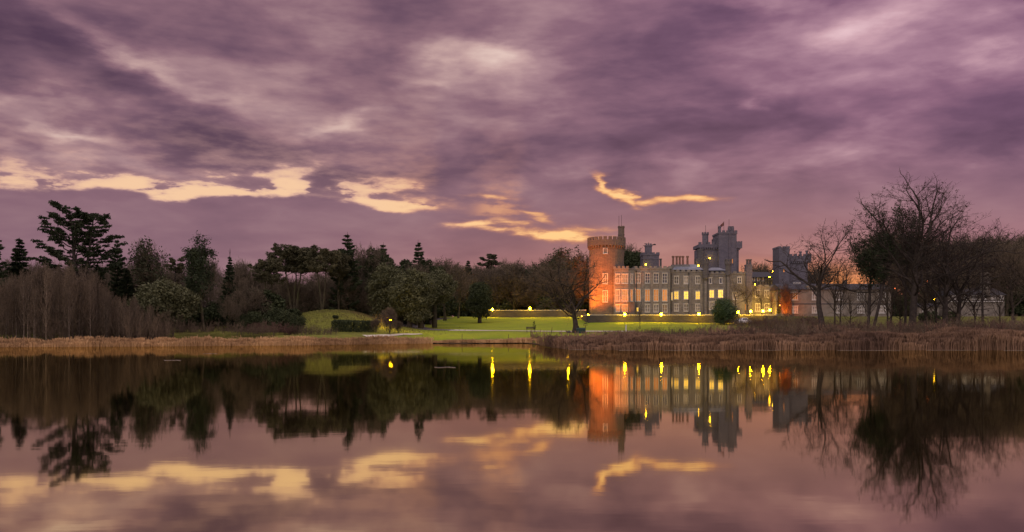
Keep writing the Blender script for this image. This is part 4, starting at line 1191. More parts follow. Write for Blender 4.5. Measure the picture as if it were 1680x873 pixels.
IV = bare_proto('bare_tree', seed=11, H=12, spread=.30, r0=.22, limbs=12, wm='bark_dark', tm='twig', tufts=(.10, 12, .35, .3, 'ivy'))
plant_px(IV, 245, 152, 397, 12, 'domed bare tree with a dark ivy grown heart above the evergreen dome', .3, wide=.85)
plant_px(SPR[0], 240, 151, 425, 14, 'dark conifer filling the middle of the domed bare tree', .8, wide=1.0)
def old_pine(seed, H, spread, padw, n=15, f0=.45, leaves=170, tr=.3, stems=((0, 0),), rise=(.1, .5), fork=.35, top=None, padh=.3, npad=3):
    rr = random.Random(seed); L = []
    for k in range(n):
        f = f0 + (.97 - f0) * (k + .5) / n
        L.append((f, k * 2.4 + rr.uniform(-.4, .4), spread * rr.uniform(.5, 1.15) * (1.0 if top is None else top(f)), rr.uniform(*rise), npad))
    return pads_tree(seed, H, tr, L, (padw, padh), .23, leaves, stems=stems, fork=fork)
PN = bare_proto('pine_tree', seed=138, H=14.5, spread=.15, trunk=.34, lowest=.30, tl=.74, leaders=4, fork=.35, r0=.26, limbs=15, kids=(4, 4), levels=3, up=.12, wob=.16, rmin=.012, wm='bark_moss', tm='bark_dark', tufts=(.95, 20, .30, .24, 'needle'))
plant_px(PN, 334, 140, 390, 14.5, 'tall old pine with twin tops and tufted tiers, trunk pale at its foot', .4, wide=1.0)
SMP = proto('pine_tree', *old_pine(91, 12.5, 1.5, .5, 9, .78, 110, .2), 'bark_dark', 'pine')
plant_px(SMP, 288, 158, 424, 12.5, 'small flat topped pine left of the twin topped pine', .4)
plant_px(SMP, 803, 262, 419, 12.5, 'lone open topped pine above the wood behind the lawn', 1.4, wide=1.25)
plant_px(SPR[0], 377, 150, 419, 14, 'broken topped spruce with a forked dead tip', 1.0, wide=.75)
DEAD = Branches(); DEAD.add(np.array([[0, 0, 0], [.05, 0, .9], [.18, 0, 1.4], [.1, 0, 2.0]]), np.array([.09, .07, .05, .02]), 5); DEAD.add(np.array([[.05, 0, .9], [-.2, 0, 1.4], [-.12, 0, 1.9]]), np.array([.06, .04, .015]), 5)
sp = [o for o in C.objects if o.get('label', '').startswith('broken topped')][0]
dv, dq = DEAD.geo(); dt = mesh_obj('dead_tip', dv, dq, None, M['bark_dark'], sp); dt.location = (0, 0, 13.4)
# umbrella-headed holm oaks
def umb(seed, H, spread, stems): return proto('umbrella_tree', *old_pine(seed, H, spread, .74, 22, .62, 105, .24, stems=stems, rise=(.3, 1.0), fork=.20, padh=.34, npad=4, top=lambda f: 1.1 if f < .88 else .65), 'bark_moss', 'pine')
U1 = umb(95, 12.5, 2.3, ((-1.2, .3), (1.4, -.2))); U2 = umb(96, 12.5, 2.5, ((-1.6, .2), (.2, .3), (1.8, -.3))); U3 = umb(97, 12.5, 1.9, ((-.8, .3), (.9, -.2)))
plant_px(U3, 441, 166, 428, 12.6, 'leftmost and lowest of the round headed evergreens above the mound', .3, wide=1.0)
plant_px(U2, 482, 172, 407, 12.6, 'broadest umbrella headed evergreen above the mound', .0, wide=1.05)
plant_px(U1, 529, 168, 412, 12.6, 'umbrella headed evergreen with v-forked trunk right of the broadest one', 2.9, wide=1.05)
plant_px(U3, 556, 176, 418, 12.6, 'narrow dark headed evergreen left of the tiered spruce', 1.9, wide=.9)
plant_px(SPR[2], 570, 178, 380, 14, 'tall tiered spruce rising above the umbrella headed evergreens', .2, wide=.95)
plant_px(SPR[0], 576, 180, 412, 14, 'dark spruce at the right foot of the tall tiered spruce', 3.2, wide=.9)
DK = proto('evergreen_tree', *clump_tree(83, 3.0, 4.6, 6.2, 40, 380, .30, .34, .30), 'bark_dark', 'hedge')
plant_px(DK, 617, 190, 404, 10.9, 'dark tall evergreen with domed top left of the pale leaved pair', .2, wide=.85)
plant_px(SPR[2], 629, 194, 397, 14, 'short tiered spruce tip poking from the dark domed evergreen', 1.2, wide=.9)
plant_px(B2, 603, 188, 408, 12, 'bare tree touching the dark domed evergreen', 1.2, wide=.8)
plant_px(SPR[1], 686, 192, 393, 14, 'tapering tiered spruce above the pale leaved evergreens', 2.2, wide=.95)
plant_px(DK, 676, 196, 424, 10.9, 'dark evergreen under the tapering tiered spruce', 1.2, wide=1.1)
plant_px(DK, 706, 198, 424, 10.9, 'dark evergreen right of the tapering tiered spruce', 2.2, wide=.8)
plant_px(CLT[1], 640, 176, 432, 9.6, 'upper left of the pale leaved evergreens behind the drive lamp', 1.0, wide=1.0)
plant_px(CLT[1], 672, 172, 440, 9.6, 'broadest pale leaved evergreen with foliage to the grass', 2.5, wide=1.05)
LT = proto('evergreen_tree', *clump_tree(84, 3.3, 2.7, 6.4, 34, 420, .26, .38, .32), 'bark_moss', 'ever')
plant_px(LT, 713, 178, 444, 9.4, 'pale leaved evergreen with a clear trunk standing on the lawn edge', .5, wide=1.0)
plant_px(LT, 690, 174, 448, 9.4, 'pale leaved evergreen with a thick trunk beside the drive', 2.5, wide=.95)
plant_px(B1, 730, 215, 427, 12, 'bare tree rising behind the clear trunked evergreen', .7, wide=1.1)
plant_px(B3, 752, 222, 436, 12, 'slim bare tree left of the small dark conifer', .7, wide=1.1)
plant_px(SPR[0], 768, 240, 426, 14, 'small dark conifer above the wood behind the lawn', .2, wide=.9)
YEW = proto('yew_tree', *clump_tree(85, 1.75, 3.6, 4.0, 44, 300, .22, .3, .46), 'bark_dark', 'hedge')
plant_px(YEW, 787, 206, 457, 7.8, 'dark egg shaped yew standing on the lawn left of the first lamps', .2, wide=.98)
plant_px(B2, 838, 250, 430, 12, 'round headed bare tree above the wood left of the old oak', 1.7, wide=1.1)
plant_px(IV, 880, 246, 434, 12, 'ivy clad bare tree behind the garden wall, left of the biggest one', 2.7, wide=1.2)
plant_px(IV, 932, 240, 410, 12, 'biggest bare ivy clad tree crowding the round tower', 1.1, wide=1.25)
plant_px(B1, 905, 243, 424, 12, 'grey bare tree between the two ivy clad trees behind the wall', 4.1, wide=1.2)
plant_px(B3, 955, 236, 418, 12, 'tall bare tree directly left of the round tower', .9, wide=1.2)
HO_ = proto('evergreen_tree', *clump_tree(86, 4.2, 3.0, 10.5, 30, 380, .3, .4, .34), 'bark_dark', 'hedge')
plant_px(HO_, 1040, 252, 412, 13.4, 'round dark evergreen showing above the castle roof by the stair turret', .3, wide=.95)
plant_px(B1, 1030, 258, 404, 12, 'thin bare crown behind the round dark evergreen and the turret', .3, wide=.8)

# ---- old oak on the lawn before the round tower
OAK = bare_proto('oak_tree', seed=33, H=13, spread=.60, trunk=.22, lowest=.19, tl=.31, leaders=6, fork=.9, r0=.50, limbs=6, kids=(5, 5, 4, 3), up=.10, wob=.22, rmin=.009, wm='bark', tm='twig', ratio=(.6, .6, .6, .55))
plant_px(OAK, 945, 157, 424, 13, 'wide old bare oak on the lawn in front of the round tower', 3.4, wide=1.1)

# ---- birch thicket on the left shore
rr = random.Random(8)
bl = ['pale stemmed birch standing in the thicket on the left shore']
for k in range(78):
    px = -25 + 275 * (k + rr.uniform(.0, 1.)) / 78; D = rr.uniform(113, 128) if px < 150 else rr.uniform(118, 132)
    top = np.interp(px, [-30, 40, 90, 130, 165, 200, 240], [450, 444, 430, 434, 452, 482, 500]) + rr.uniform(-6, 30)
    plant_px(BI[k % 4], px, D, top, 12, bl[0], rr.uniform(0, 6.28), 'tree', 'birches in the thicket on the left shore', rr.uniform(1.0, 1.6))
def thicket(seed, H, R_, n, twm):
    """a patch of upright whippy stems of many heights"""
    rg = np.random.default_rng(seed); wood, tw = Branches(), Branches()
    for k in range(n):
        a = rg.uniform(0, 6.28); r = R_ * rg.uniform(0, 1) ** .6; h = H * rg.uniform(.45, 1.0) * (1.1 - .35 * (r / R_) ** 2)
        p = np.array([r * math.cos(a) * 1.25, r * math.sin(a), -.2]); d = np.array([rg.normal() * .12 + .1 * math.cos(a), rg.normal() * .12, 1.0]); pts = [p]
        for i in range(4): d = unit(d + rg.normal(size=3) * .10 + [0, 0, .05]); p = p + d * (h + .2) / 4; pts.append(p)
        pts = np.array(pts); wood.add(pts, np.linspace(.020, .008, 5), 3)
        for j in range(9):
            f = rg.uniform(.25, .97); x = f * 4; i = min(3, int(x)); q = pts[i] + (pts[i + 1] - pts[i]) * (x - i)
            dd = unit(np.array([rg.normal() * .5, rg.normal() * .5, 1.0])); L = h * rg.uniform(.12, .34) * (1.2 - .6 * f); e = q + dd * L
            tw.add(np.array([q, (q + e) / 2 + rg.normal(size=3) * .03, e]), np.array([.010, .009, .007]), 3)
            for m_ in range(2):
                e2 = q + dd * L * rg.uniform(.3, .8); e3 = e2 + unit(dd + rg.normal(size=3) * .5) * L * .5
                tw.add(np.array([e2, (e2 + e3) / 2, e3]), np.array([.008, .008, .006]), 3)
    return proto('bare_shrub', wood, tw.geo(), twm, twm, 'crown', wname='stems')
SH = [thicket(50, 3.1, 1.5, 34, 'twig'), thicket(51, 3.1, 1.9, 44, 'twig'), thicket(52, 3.1, 1.7, 40, 'twig_red')]
for k in range(44):
    px = -25 + 300 * (k + rr.random()) / 44; D = rr.uniform(113, 130)
    if D < shore(X(px, D)) + 3: D = float(shore(X(px, D))) + 4
    plant_px(SH[k % 2], px, D, rr.uniform(500, 528), 3.2, 'brown bare shrub under the birches of the left shore', rr.uniform(0, 6), 'shrub', 'bare shrubs under the birches', rr.uniform(.8, 1.2))
for k in range(20):
    px = 270 + 180 * (k + rr.random()) / 20; D = rr.uniform(128, 146)
    plant_px(SH[k % 2], px, D, rr.uniform(520, 538), 3.2, 'low brown bare shrub on the bank around the twin topped pine', rr.uniform(0, 6), 'shrub', 'bare shrubs around the pine', rr.uniform(1.0, 1.5))
for k in range(26):
    px = 1196 + 150 * (k + rr.random()) / 26; D = rr.uniform(184, 199)
    plant_px(SH[k % 3], px, D, rr.uniform(512, 521) if px > 1225 or px < 1205 else 524, 3.2, 'dark bare shrub in the brush below the castle lamps', rr.uniform(0, 6), 'shrub', 'bare shrubs below the castle lamps', rr.uniform(1.0, 1.4))
# small trees by the left mound
for px, tp, D, lb in ((373, 488, 143, 'small bare sapling left of the dark bushes'), (384, 500, 146, 'short bare sapling beside the dark bushes'), (390, 478, 148, 'taller bare sapling behind the dark bushes')):
    plant_px(B3, px, D, tp, 12, lb, px, 'tree', None, .9)
DB = proto('evergreen_bush', *clump_tree(88, 4.6, 1.9, 1.5, 30, 420, .24, .12, .55), 'bark_dark', 'hedge')
plant_px(DB, 443, 150, 507, 3.7, 'largest dark bush spreading over the left end of the mound', .2, 'bush', None, 1.0)
plant_px(DB, 415, 149, 513, 3.7, 'dark bush at the left end of the largest bush', 2.2, 'bush', None, .7)
plant_px(DB, 474, 150, 516, 3.7, 'dark bush at the right end of the largest bush', 4.2, 'bush', None, .7)
for k, (px, tp) in enumerate(((408, 526), (424, 524), (440, 522), (456, 524), (470, 526), (486, 530), (500, 531), (516, 531), (530, 533), (542, 535))):
    plant_px(SH[2] if k < 5 else SH[k % 2], px, 142 + (k % 3), tp, 3.2, 'reddish bare scrub in front of the dark bushes' if k < 5 else 'brown bare scrub between the dark bushes and the hedge', k * 1.3, 'shrub', 'reddish scrub before the bushes' if k < 5 else 'brown scrub by the hedge', 1.3)
for px, D, tp, lb in ((480, 160, 503.5, 'small round bush on the crest of the mound'), (545, 166, 503, 'round bush at the foot of the trees on the mound'), (551, 158, 524, 'little dark bush on the slope of the mound'), (577, 168, 507, 'tiny bush at the right of the mound crest')):
    x = X(px, D); z = gz(x, D); s_ = max(.22, (Z(tp, D) - z) / 3.5)
    plant(UE[0], (x, D, z - .1), px, s_, lb, 'bush')
# stump post at the right end of the hedge, clipped hedge
def hedge(name, pts, w, h, m, label):
    rg = np.random.default_rng(5); P = []
    root = empty(name, (pts[0][0], pts[0][1], gz(*pts[0])), label=label, cat='hedge')
    mb = MB()
    for (a, b_) in zip(pts[:-1], pts[1:]):
        a = np.array(a); b_ = np.array(b_); L = np.linalg.norm(b_ - a); n = int(L * 700)
        t = rg.random(n)[:, None]; q = a + (b_ - a) * t; nrm = np.array([-(b_ - a)[1], (b_ - a)[0]]) / L
        u = rg.random(n); side = np.where(u < .42, -1, np.where(u < .84, 1, 0)); off = np.where(side == 0, rg.uniform(-1, 1, n), side * (1 + rg.normal(size=n) * .06)) * w / 2
        q = q + nrm * off[:, None]; zz = np.where(side == 0, h * (1 + rg.normal(size=n) * .03), rg.random(n) * h)
        P.append(np.column_stack([q, ground_z(q[:, 0], q[:, 1]) + zz]))
        for s_ in range(int(L / .7)):
            c = a + (b_ - a) * (s_ + .5) * .7 / L; z0 = gz(*c); mb.bar((c[0], c[1], z0 - .2), (c[0] + .1, c[1], z0 + h * .8), .05, 4)
    P = np.concatenate(P); V, Q = leaf_quads(P, .22, rg, 1.3)
    loc = np.array(root.location)
    mesh_obj('foliage', V - loc, Q, None, M[m], root); mb.build('stems', M['bark_dark'], root, off=tuple(loc))
hedge('clipped_hedge', [(X(546, 151), 151), (X(580, 150.5), 150.5), (X(612, 151.5), 151.5)], 1.6, 1.75, 'hedge', 'long dark clipped hedge below the grass mound')
plant_px(SH[1], 618, 158, 512, 3.2, 'upright brown shrub at the right end of the clipped hedge', .4, 'shrub', None, .8)
WIL = [bare_proto('willow_tree', seed=110 + k, H=6, spread=.42, trunk=.06, lowest=.05, tl=.5, fork=.5, r0=.08, limbs=7, kids=(6, 5, 4), levels=4, stems=4, up=.5, wm='bark', tm='twig') for k in range(2)]
plant_px(WIL[0], 637, 149, 506, 6, 'leaning many stemmed bare tree at the water edge by the drive lamp', .5, 'tree', None, .9)
plant_px(WIL[1], 616, 150, 524, 6, 'smaller bare tree at the water edge left of the leaning one', .5, 'tree', None, 1.0)
plant_px(WIL[1], 654, 153, 527, 6, 'low bare bush at the water edge right of the leaning tree', 2.5, 'shrub', None, 1.1)
plant_px(SH[1], 636, 163, 503, 3.2, 'reddish twiggy shrub beside the drive lamp', 1.4, 'shrub', None, .55)
# sapling on the lawn
SAP = proto('sapling_tree', *conifer(45, 4.0, .75, .3, 9, 4, .1, .8, r0=.05, leaf=.2, gap=.3), 'bark', 'needle')
plant_px(SAP, 876, 157, 525, 4.0, 'small thin conifer sapling alone on the lawn beside the path', .3)

# ---- right-hand shore
plant_px(BN[0], 1050, 176, 494, 12, 'small bare tree in front of the castle terrace', 1.5, 'tree', None, .65)
plant_px(proto('holly_bush', *clump_tree(89, 2.3, 2.55, 2.6, 34, 420, .22, .2, .36, rough=.28), 'bark_dark', 'holly'), 1188, 199, 492.5, 5.2, 'round dark green bush in front of the castle between the lamps', .3, 'bush', None, 1.0)
for px, tp, D, w_, lb in ((1206, 458, 214, 1.0, 'bare tree right of the round green bush, lit yellow from below'), (1228, 462, 212, 1.1, 'wide bare tree over the lamps at the lower wing'),
                          (1250, 466, 215, 1.0, 'second bare tree over the lamps at the lower wing'), (1266, 470, 211, .9, 'bare tree beside the orange lit poplar')):
    plant_px(BN[px % 3], px, D, tp, 12, lb, px, 'tree', None, w_)
POP = bare_proto('poplar_tree', seed=120, H=10, spread=.24, trunk=.05, lowest=.03, tl=.6, r0=.10, limbs=12, kids=(5, 5, 4), levels=4, stems=4, up=.8, rmin=.014, wm='bark', tm='twig_red')
plant_px(POP, 1290, 209, 470, 10, 'upright bare tree glowing orange in the floodlight', .4, 'tree', None, 1.0)
plant_px(SPR[1], 1278, 211, 466, 14, 'dark narrow conifer beside the orange glowing tree', .4, 'tree', None, .35)
T1 = bare_proto('bare_tree', seed=131, H=14, spread=.30, trunk=.42, lowest=.34, tl=.44, leaders=5, fork=.62, r0=.34, limbs=3, kids=(5, 4, 4, 3), up=.28, wob=.24, rmin=.011, wm='bark_dark', tm='bark_dark', tufts=(.10, 5, .09, .13, 'bronze'))
plant_px(T1, 1351, 113, 362, 14, 'open branched bare tree nearest the gate tower', .2, wide=1.2)
plant_px(BN[1], 1368, 121, 420, 12, 'thin bare tree close right of the open branched one', 1.2, wide=.8)
plant_px(BN[2], 1378, 124, 440, 12, 'low forked bare tree right of the open branched one', 2.2, wide=.7)
plant_px(T1, 1298, 215, 455, 14, 'bare tree with drooping boughs before the gate tower', 2.6, wide=1.3)
T2 = bare_proto('pine_tree', seed=136, H=15.6, spread=.20, trunk=.46, lowest=.36, tl=.56, leaders=5, fork=.5, r0=.24, limbs=8, kids=(5, 5, 4), levels=4, up=.25, wob=.2, stems=2, rmin=.010, wm='bark_dark', tm='bark_dark', tufts=(.5, 9, .24, .20, 'needle'))
plant_px(T2, 1426, 113, 347, 15.6, 'dark headed pine standing left of the tallest tree', .3, wide=.85)
T3 = bare_proto('bare_tree', seed=142, H=19, spread=.30, trunk=.28, lowest=.25, tl=.50, leaders=5, fork=.5, r0=.38, limbs=9, kids=(5, 5, 4, 3), up=.36, wob=.17, rmin=.008, wm='bark_dark', tm='bark_dark', tufts=(.09, 6, .10, .14, 'bronze'))
plant_px(T3, 1494, 112, 303, 19, 'tallest bare tree on the right with dark leaf tufts at its tips', 1.0, wide=1.3)
TP = bare_proto('pine_tree', seed=137, H=15.6, spread=.20, trunk=.55, lowest=.48, tl=.62, leaders=5, fork=.55, r0=.24, limbs=6, kids=(5, 5, 4), levels=4, up=.2, wob=.2, rmin=.010, wm='bark_dark', tm='bark_dark', tufts=(.42, 8, .24, .20, 'needle'))
plant_px(TP, 1484, 119, 338, 15.6, 'dark pine crown behind the tallest tree', 2.3, wide=.7)
T4 = bare_proto('bare_tree', seed=143, H=16, spread=.38, trunk=.24, lowest=.22, tl=.42, leaders=5, fork=.7, r0=.34, limbs=7, kids=(5, 4, 4, 3), up=.16, wob=.22, rmin=.008, wm='bark_dark', tm='bark_dark', tufts=(.10, 6, .12, .13, 'bronze'))
plant_px(T4, 1553, 115, 338, 16, 'spreading tree with withered leaves right of the tallest tree', .4, wide=1.15)
plant_px(T4, 1572, 120, 366, 16, 'lower spreading tree at the right end of the tall clump', 2.4, wide=.9)
plant_px(BN[0], 1520, 128, 402, 12, 'dense grey bare tree behind the tall clump', .4, wide=1.2)
plant_px(BN[1], 1458, 130, 425, 12, 'grey bare tree between the dark headed pine and the tallest tree', .4, wide=1.1)
plant_px(BN[2], 1568, 132, 412, 12, 'grey bare tree under the right side of the tall clump', 3.4, wide=1.1)
LAR = proto('larch_tree', *conifer(46, 15, 2.2, .18, 20, 4, -.05, .28, gap=.15, jag=.5, leaf=.2, r0=.19, upturn=.05, power=.45), 'bark_dark', 'bronze')
plant_px(LAR, 1612, 114, 384, 15, 'straight larch with level thin branches right of the tall clump', .4, wide=1.0)
plant_px(BN[0], 1664, 117, 388, 12, 'bare tree at the right edge leaning over the reeds', .9, wide=1.05)
plant_px(BN[1], 1700, 116, 384, 12, 'bare tree cut by the right edge of the picture', 1.9, wide=1.2)
for k in range(9):
    px = 1395 + 30 * k + rr.uniform(-8, 8)
    plant_px(BN[k % 3], px, rr.uniform(122, 136), rr.uniform(440, 480), 12, 'small bare tree in the scrub under the tall right clump', rr.uniform(0, 6), 'tree', 'small bare trees under the right clump', 1.0)
# brush behind the right reeds
for k in range(170):
    px = 925 + 815 * (k + rr.random()) / 170; D = rr.uniform(95, 104) if k % 3 else rr.uniform(103, 120)
    z_ = np.interp(px, [925, 1000, 1060, 1180, 1300, 1740], [552, 546, 541, 530, 522, 520])
    plant_px(SH[2] if (k * 7) % 5 < 2 else SH[k % 2], px, D, z_ + rr.uniform(-7, 16), 3.2, 'brown bare shrub in the brush behind the right reeds', rr.uniform(0, 6), 'shrub', 'bare shrubs behind the right reeds', rr.uniform(1.0, 1.6))
for px, tp, D, lb in ((1332, 520, 201, 'dark shrub at the foot of the long wing near the gate tower'), (1318, 521, 203, 'dark shrub under the orange lit window'), (1524, 511, 200, 'dark bush before the low grey lodge'), (1560, 512, 203, 'dark bush right of the low grey lodge')):
    plant_px(UE[1], px, D, tp, 3.5, lb, px, 'bush', None, 1.2)

# ---- reeds
def reeds(name, n, sampler, hmin, hmax, m, label, w=.028, seed=0):
    rg = np.random.default_rng(seed)
    x, y = sampler(rg, n); z = np.maximum(ground_z(x, y), -.25)
    cell = np.sin(np.floor(x * 1.3 + .4 * np.sin(y * 2.1)) * 12.9898 + np.floor(y * .9) * 78.233) * 43758.5453; patch = .62 + .42 * (cell - np.floor(cell)) + .12 * np.sin(x * .55)
    h = rg.uniform(hmin, hmax, n) * patch; a = rg.uniform(0, 6.28, n); ln = rg.normal(size=(n, 2)) * .13 * h[:, None]
    dx = np.cos(a) * w; dy = np.sin(a) * w
    b0 = np.stack([x - dx, y - dy, z - .1], -1); b1 = np.stack([x + dx, y + dy, z - .1], -1)
    m0 = np.stack([x + ln[:, 0] * .4 - dx * .7, y + ln[:, 1] * .4 - dy * .7, z + h * .6], -1); m1 = np.stack([x + ln[:, 0] * .4 + dx * .7, y + ln[:, 1] * .4 + dy * .7, z + h * .6], -1)
    p0 = np.stack([x + ln[:, 0] * .8 - dx * 1.5, y + ln[:, 1] * .8 - dy * 1.5, z + h * .86], -1); p1 = np.stack([x + ln[:, 0] * .8 + dx * 1.5, y + ln[:, 1] * .8 + dy * 1.5, z + h * .86], -1)
    t = np.stack([x + ln[:, 0] * 1.2, y + ln[:, 1] * 1.2, z + h], -1)
    V = np.stack([b0, b1, m0, m1, p0, p1, t], 1).reshape(-1, 3); i = np.arange(n)[:, None] * 7
    Q = np.concatenate([i + [0, 1, 3, 2], i + [2, 3, 5, 4]]); T = i + [4, 5, 6]
    return tag(mesh_obj(name, V, Q, T, M[m]), label, kind='stuff')
def s_left(rg, n):
    x = rg.uniform(-85, -13, n); d = rg.gamma(1.6, .75, n) - .9
    k = (rg.random(n) < np.interp(x, [-85, -22, -17, -13], [1, 1, .5, .12])); return x[k], (shore(x) + d)[k]
def s_right(rg, n):
    x = rg.uniform(3.2, 76, n); x = np.where((x < 12) & (rg.random(n) > (x - 2) / 10), rg.uniform(12, 76, n), x); d = rg.gamma(2.0, 2.0, n) - 1.3
    return x, shore(x + .0) + np.where(x < 6, np.minimum(d, 30) + 0, d)
def reeds2(name, n, sampler, *a, **k):
    f = lambda rg, n_: sampler(rg, n_)
    rg0 = np.random.default_rng(k.get('seed', 0)); xs_, ys_ = sampler(rg0, n)
    return reeds(name, len(xs_), lambda rg, n_: (xs_, ys_), *a, **k)
reeds2('reeds', 60000, s_left, .4, 1.1, 'reed', 'golden dry reeds fringing the left shore', seed=1)
reeds2('reeds', 100000, s_right, .9, 2.4, 'reed_dark', 'tall brown reeds in front of the right shore', seed=2)
reeds2('reeds', 6000, lambda rg, n: (lambda x: (x, shore(x) + rg.gamma(1.5, .5, n)))(rg.uniform(-13, 4, n)), .25, .7, 'reed', 'thin low reeds along the mown lawn shore', seed=3)
def s_brush(rg, n):
    x = rg.uniform(5, 78, n); return x, rg.uniform(97, 122, n)
reeds2('undergrowth', 50000, s_brush, .15, 1.1, 'undergrowth', 'brown undergrowth of stalks and brambles behind the right reeds', seed=4)
def s_lbrush(rg, n):
    x = rg.uniform(-80, -36, n); return x, shore(x) + rg.uniform(2, 22, n)
reeds2('rough_grass', 16000, lambda rg, n: (rg.normal(-35, 8, n), rg.normal(164, 8, n)), .08, .30, 'rough', 'tufts of rough grass on the mound', w=.03, seed=6)
reeds2('rough_grass', 40000, s_lbrush, .15, .5, 'rough', 'rough pale grass under the trees of the left shore', seed=5)
# ------------------------------------------------------------------ lamps and small things
def lamp_post(px, py, D, label, group, on='lamp', r=.29, base_z=None, arm=None, name='lamp_post', light=None):
    x = X(px, D); zt_ = Z(py, D); z0 = gz(x, D) if base_z is None else base_z
    root = empty(name, (x, D, z0), label=label, cat='lamp', group=group)
    h = zt_ - z0
    mb = MB(); mb.prism(0, 0, .11, -.2, .25, 8, .08).prism(0, 0, .045, .25, h - r - .08, 8, .035).prism(0, 0, .11, h - r - .08, h - r - .0, 8)
    mb.build('post', M['black'], root)
    MB().ball((0, 0, h), r, 10, 6).build('globe', M[on], root, smooth=True)
    MB().prism(0, 0, r * .55, h + r * .97, h + r * 1.25, 8, .03).build('cap', M['black'], root)
    return root
for px, py, D, lb in ((808, 508, 226, 'globe lamp beside the dark yew, leftmost along the garden wall'), (869, 506.5, 226, 'globe lamp midway along the garden wall'), (932, 505, 225, 'globe lamp at the garden wall just left of the old oak'),
                      (965, 517.5, 212, 'low globe lamp at the foot of the round tower'),
                      (1025, 516, 203.5, 'globe lamp on the lawn before the orange lit bay'), (1085, 516, 203.5, 'globe lamp before the four tall bays of the castle'), (1146.5, 515.5, 203.5, 'globe lamp before the yellow windows, left of the round bush'),
                      (1211, 512.6, 204, 'small globe lamp just right of the round green bush'), (1231.6, 511, 203, 'second globe lamp right of the round green bush'), (1251.8, 510.5, 203, 'bright globe lamp with pale post before the lower wing'), (1263, 509, 206, 'globe lamp nearest the orange glowing tree')):
    lamp_post(px, py, D, lb, 'lamps along the castle terrace')
lamp_post(641, 524.5, 158, 'single globe lamp beside the drive on the left lawn', None, r=.26)
lamp_post(1279.5, 501, 207, 'orange lamp on a post beside the orange glowing tree', None, 'lamp_orange', r=.14)
for px, py, D, lb in ((1521.5, 462, 212, 'large orange lamp shining through the tall clump'), (1468, 473, 216, 'small orange lamp left of the tallest tree')):
    lamp_post(px, py, D, lb, None, 'lamp_orange', r=.30 if px > 1500 else .13)
lamp_post(1533, 491, 214, 'yellow lamp low between the trunks of the tall clump', None, 'lamp_small', r=.16)
# wall lamps and distant courtyard lamps
def wall_lamp(px, py, D, label, r=.16, group=None):
    root = empty('wall_lamp', (X(px, D), D, Z(py, D)), label=label, cat='lamp', group=group)
    MB().ball((0, 0, 0), r, 8, 6).build('globe', M['lamp_small'], root, smooth=True)
    MB().bar((0, 0, -r), (0, .25, -r - .22), .03, 5).bar((0, .25, -r - .22), (0, 1.0, -r - .3), .03, 5).build('bracket', M['black'], root)
for px, py, D, lb in ((1021.6, 421.3, 228.2, 'lamp on the stair turret beside the round tower'), (1059.7, 434.2, 235.0, 'lamp at the foot of the square tower'),
                      (1164.6, 423.4, 245.0, 'lamp on the keep wall under the machicolated parapet'), (1145.8, 436, 243.6, 'lamp on the stepped buttress of the keep'),
                      (1238.6, 466.8, 240, 'lamp below the timbered house, second from left'), (1232.2, 462.2, 240, 'lamp below the timbered house, leftmost'), (1245.6, 469.8, 240, 'lowest lamp below the timbered house')):
    wall_lamp(px, py, D, lb, .17)
for px, py, lb in ((1262.5, 454.6, 'courtyard lamp right of the timbered house, upper'), (1268, 445.2, 'courtyard lamp highest beside the gate tower'), (1274, 463.2, 'courtyard lamp low beside the gate tower'), (1270.6, 464.8, 'smallest courtyard lamp next to the low one')):
    lamp_post(px, py, 258, lb, None, 'lamp_small', r=.17)

def floodlight(x, y, z, target, energy, color, size, label, blend=.8, rad=.15):
    root = empty('floodlight', (x, y, z), label=label, cat='floodlight', group='floodlights at the castle foot')
    d = (Vector(target) - Vector((x, y, z + .35))).normalized()
    MB().box(-.04, .04, -.04, .04, -.1, .30).box(-.2, .2, -.05, .05, .28, .33).build('stand', M['black'], root)
    q = d.to_track_quat('-Z', 'Y').to_euler()
    hb = MB().box(-.22, .22, -.16, .16, .0, .2).build('housing', M['black'], root); hb.location = (0, 0, .45); hb.rotation_euler = q
    ln = MB().box(-.19, .19, -.13, .13, -.012, -.004).build('lens', M['lamp_orange'] if color[1] < .5 else M['lamp_small'], root); ln.location = (0, 0, .45); ln.rotation_euler = q
    L = bpy.data.lights.new('flood', 'SPOT'); L.energy = energy; L.color = color; L.spot_size = R(size); L.spot_blend = blend; L.shadow_soft_size = rad
    lo = bpy.data.objects.new('flood', L); C.objects.link(lo); lo.location = Vector((x, y, z + .45)) + d * .12; lo.rotation_euler = q
    lo.parent = root; lo.location = Vector((0, 0, .45)) + d * .12
OR = (1.0, .19, .008)
txw = X(995, 228)
floodlight(16.2, 216.5, gz(16.2, 216.5), (20.9, 224.6, 13.0), 56000, OR, 70, 'orange floodlight on the lawn left of the round tower')
floodlight(X(984, 219.5), 219.0, 5.65, (X(980, 224), 224, 12.5), 4000, OR, 95, 'orange floodlight aimed at the front of the round tower')
floodlight(X(1014, 219.5), 219.3, 5.65, (X(1017, 223), 223.2, 13.0), 4200, OR, 85, 'orange floodlight before the canted bay')
floodlight(X(1024, 219.5), 219.0, 5.65, (X(1030, 223), 223.2, 11.0), 1200, OR, 95, 'orange floodlight before the porch')
floodlight(X(1282, 207), 206.8, gz(X(1282, 207), 206.8), (X(1289, 209), 209.5, 9.5), 6500, OR, 100, 'orange floodlight under the glowing tree')
floodlight(X(1297, 212), 212.5, 5.65, (X(1303, 216.5), 216.5, 9.0), 1100, OR, 110, 'orange floodlight at the left end of the long wing')

YE = (1.0, .55, .06)
floodlight(X(1243, 220), 219.5, 5.65, (X(1246, 226), 226.6, 11.0), 3200, YE, 110, 'yellow floodlight before the lower wing, left one')
floodlight(X(1264, 220), 219.5, 5.65, (X(1264, 226), 226.6, 10.0), 2600, YE, 110, 'yellow floodlight before the lower wing, right one')
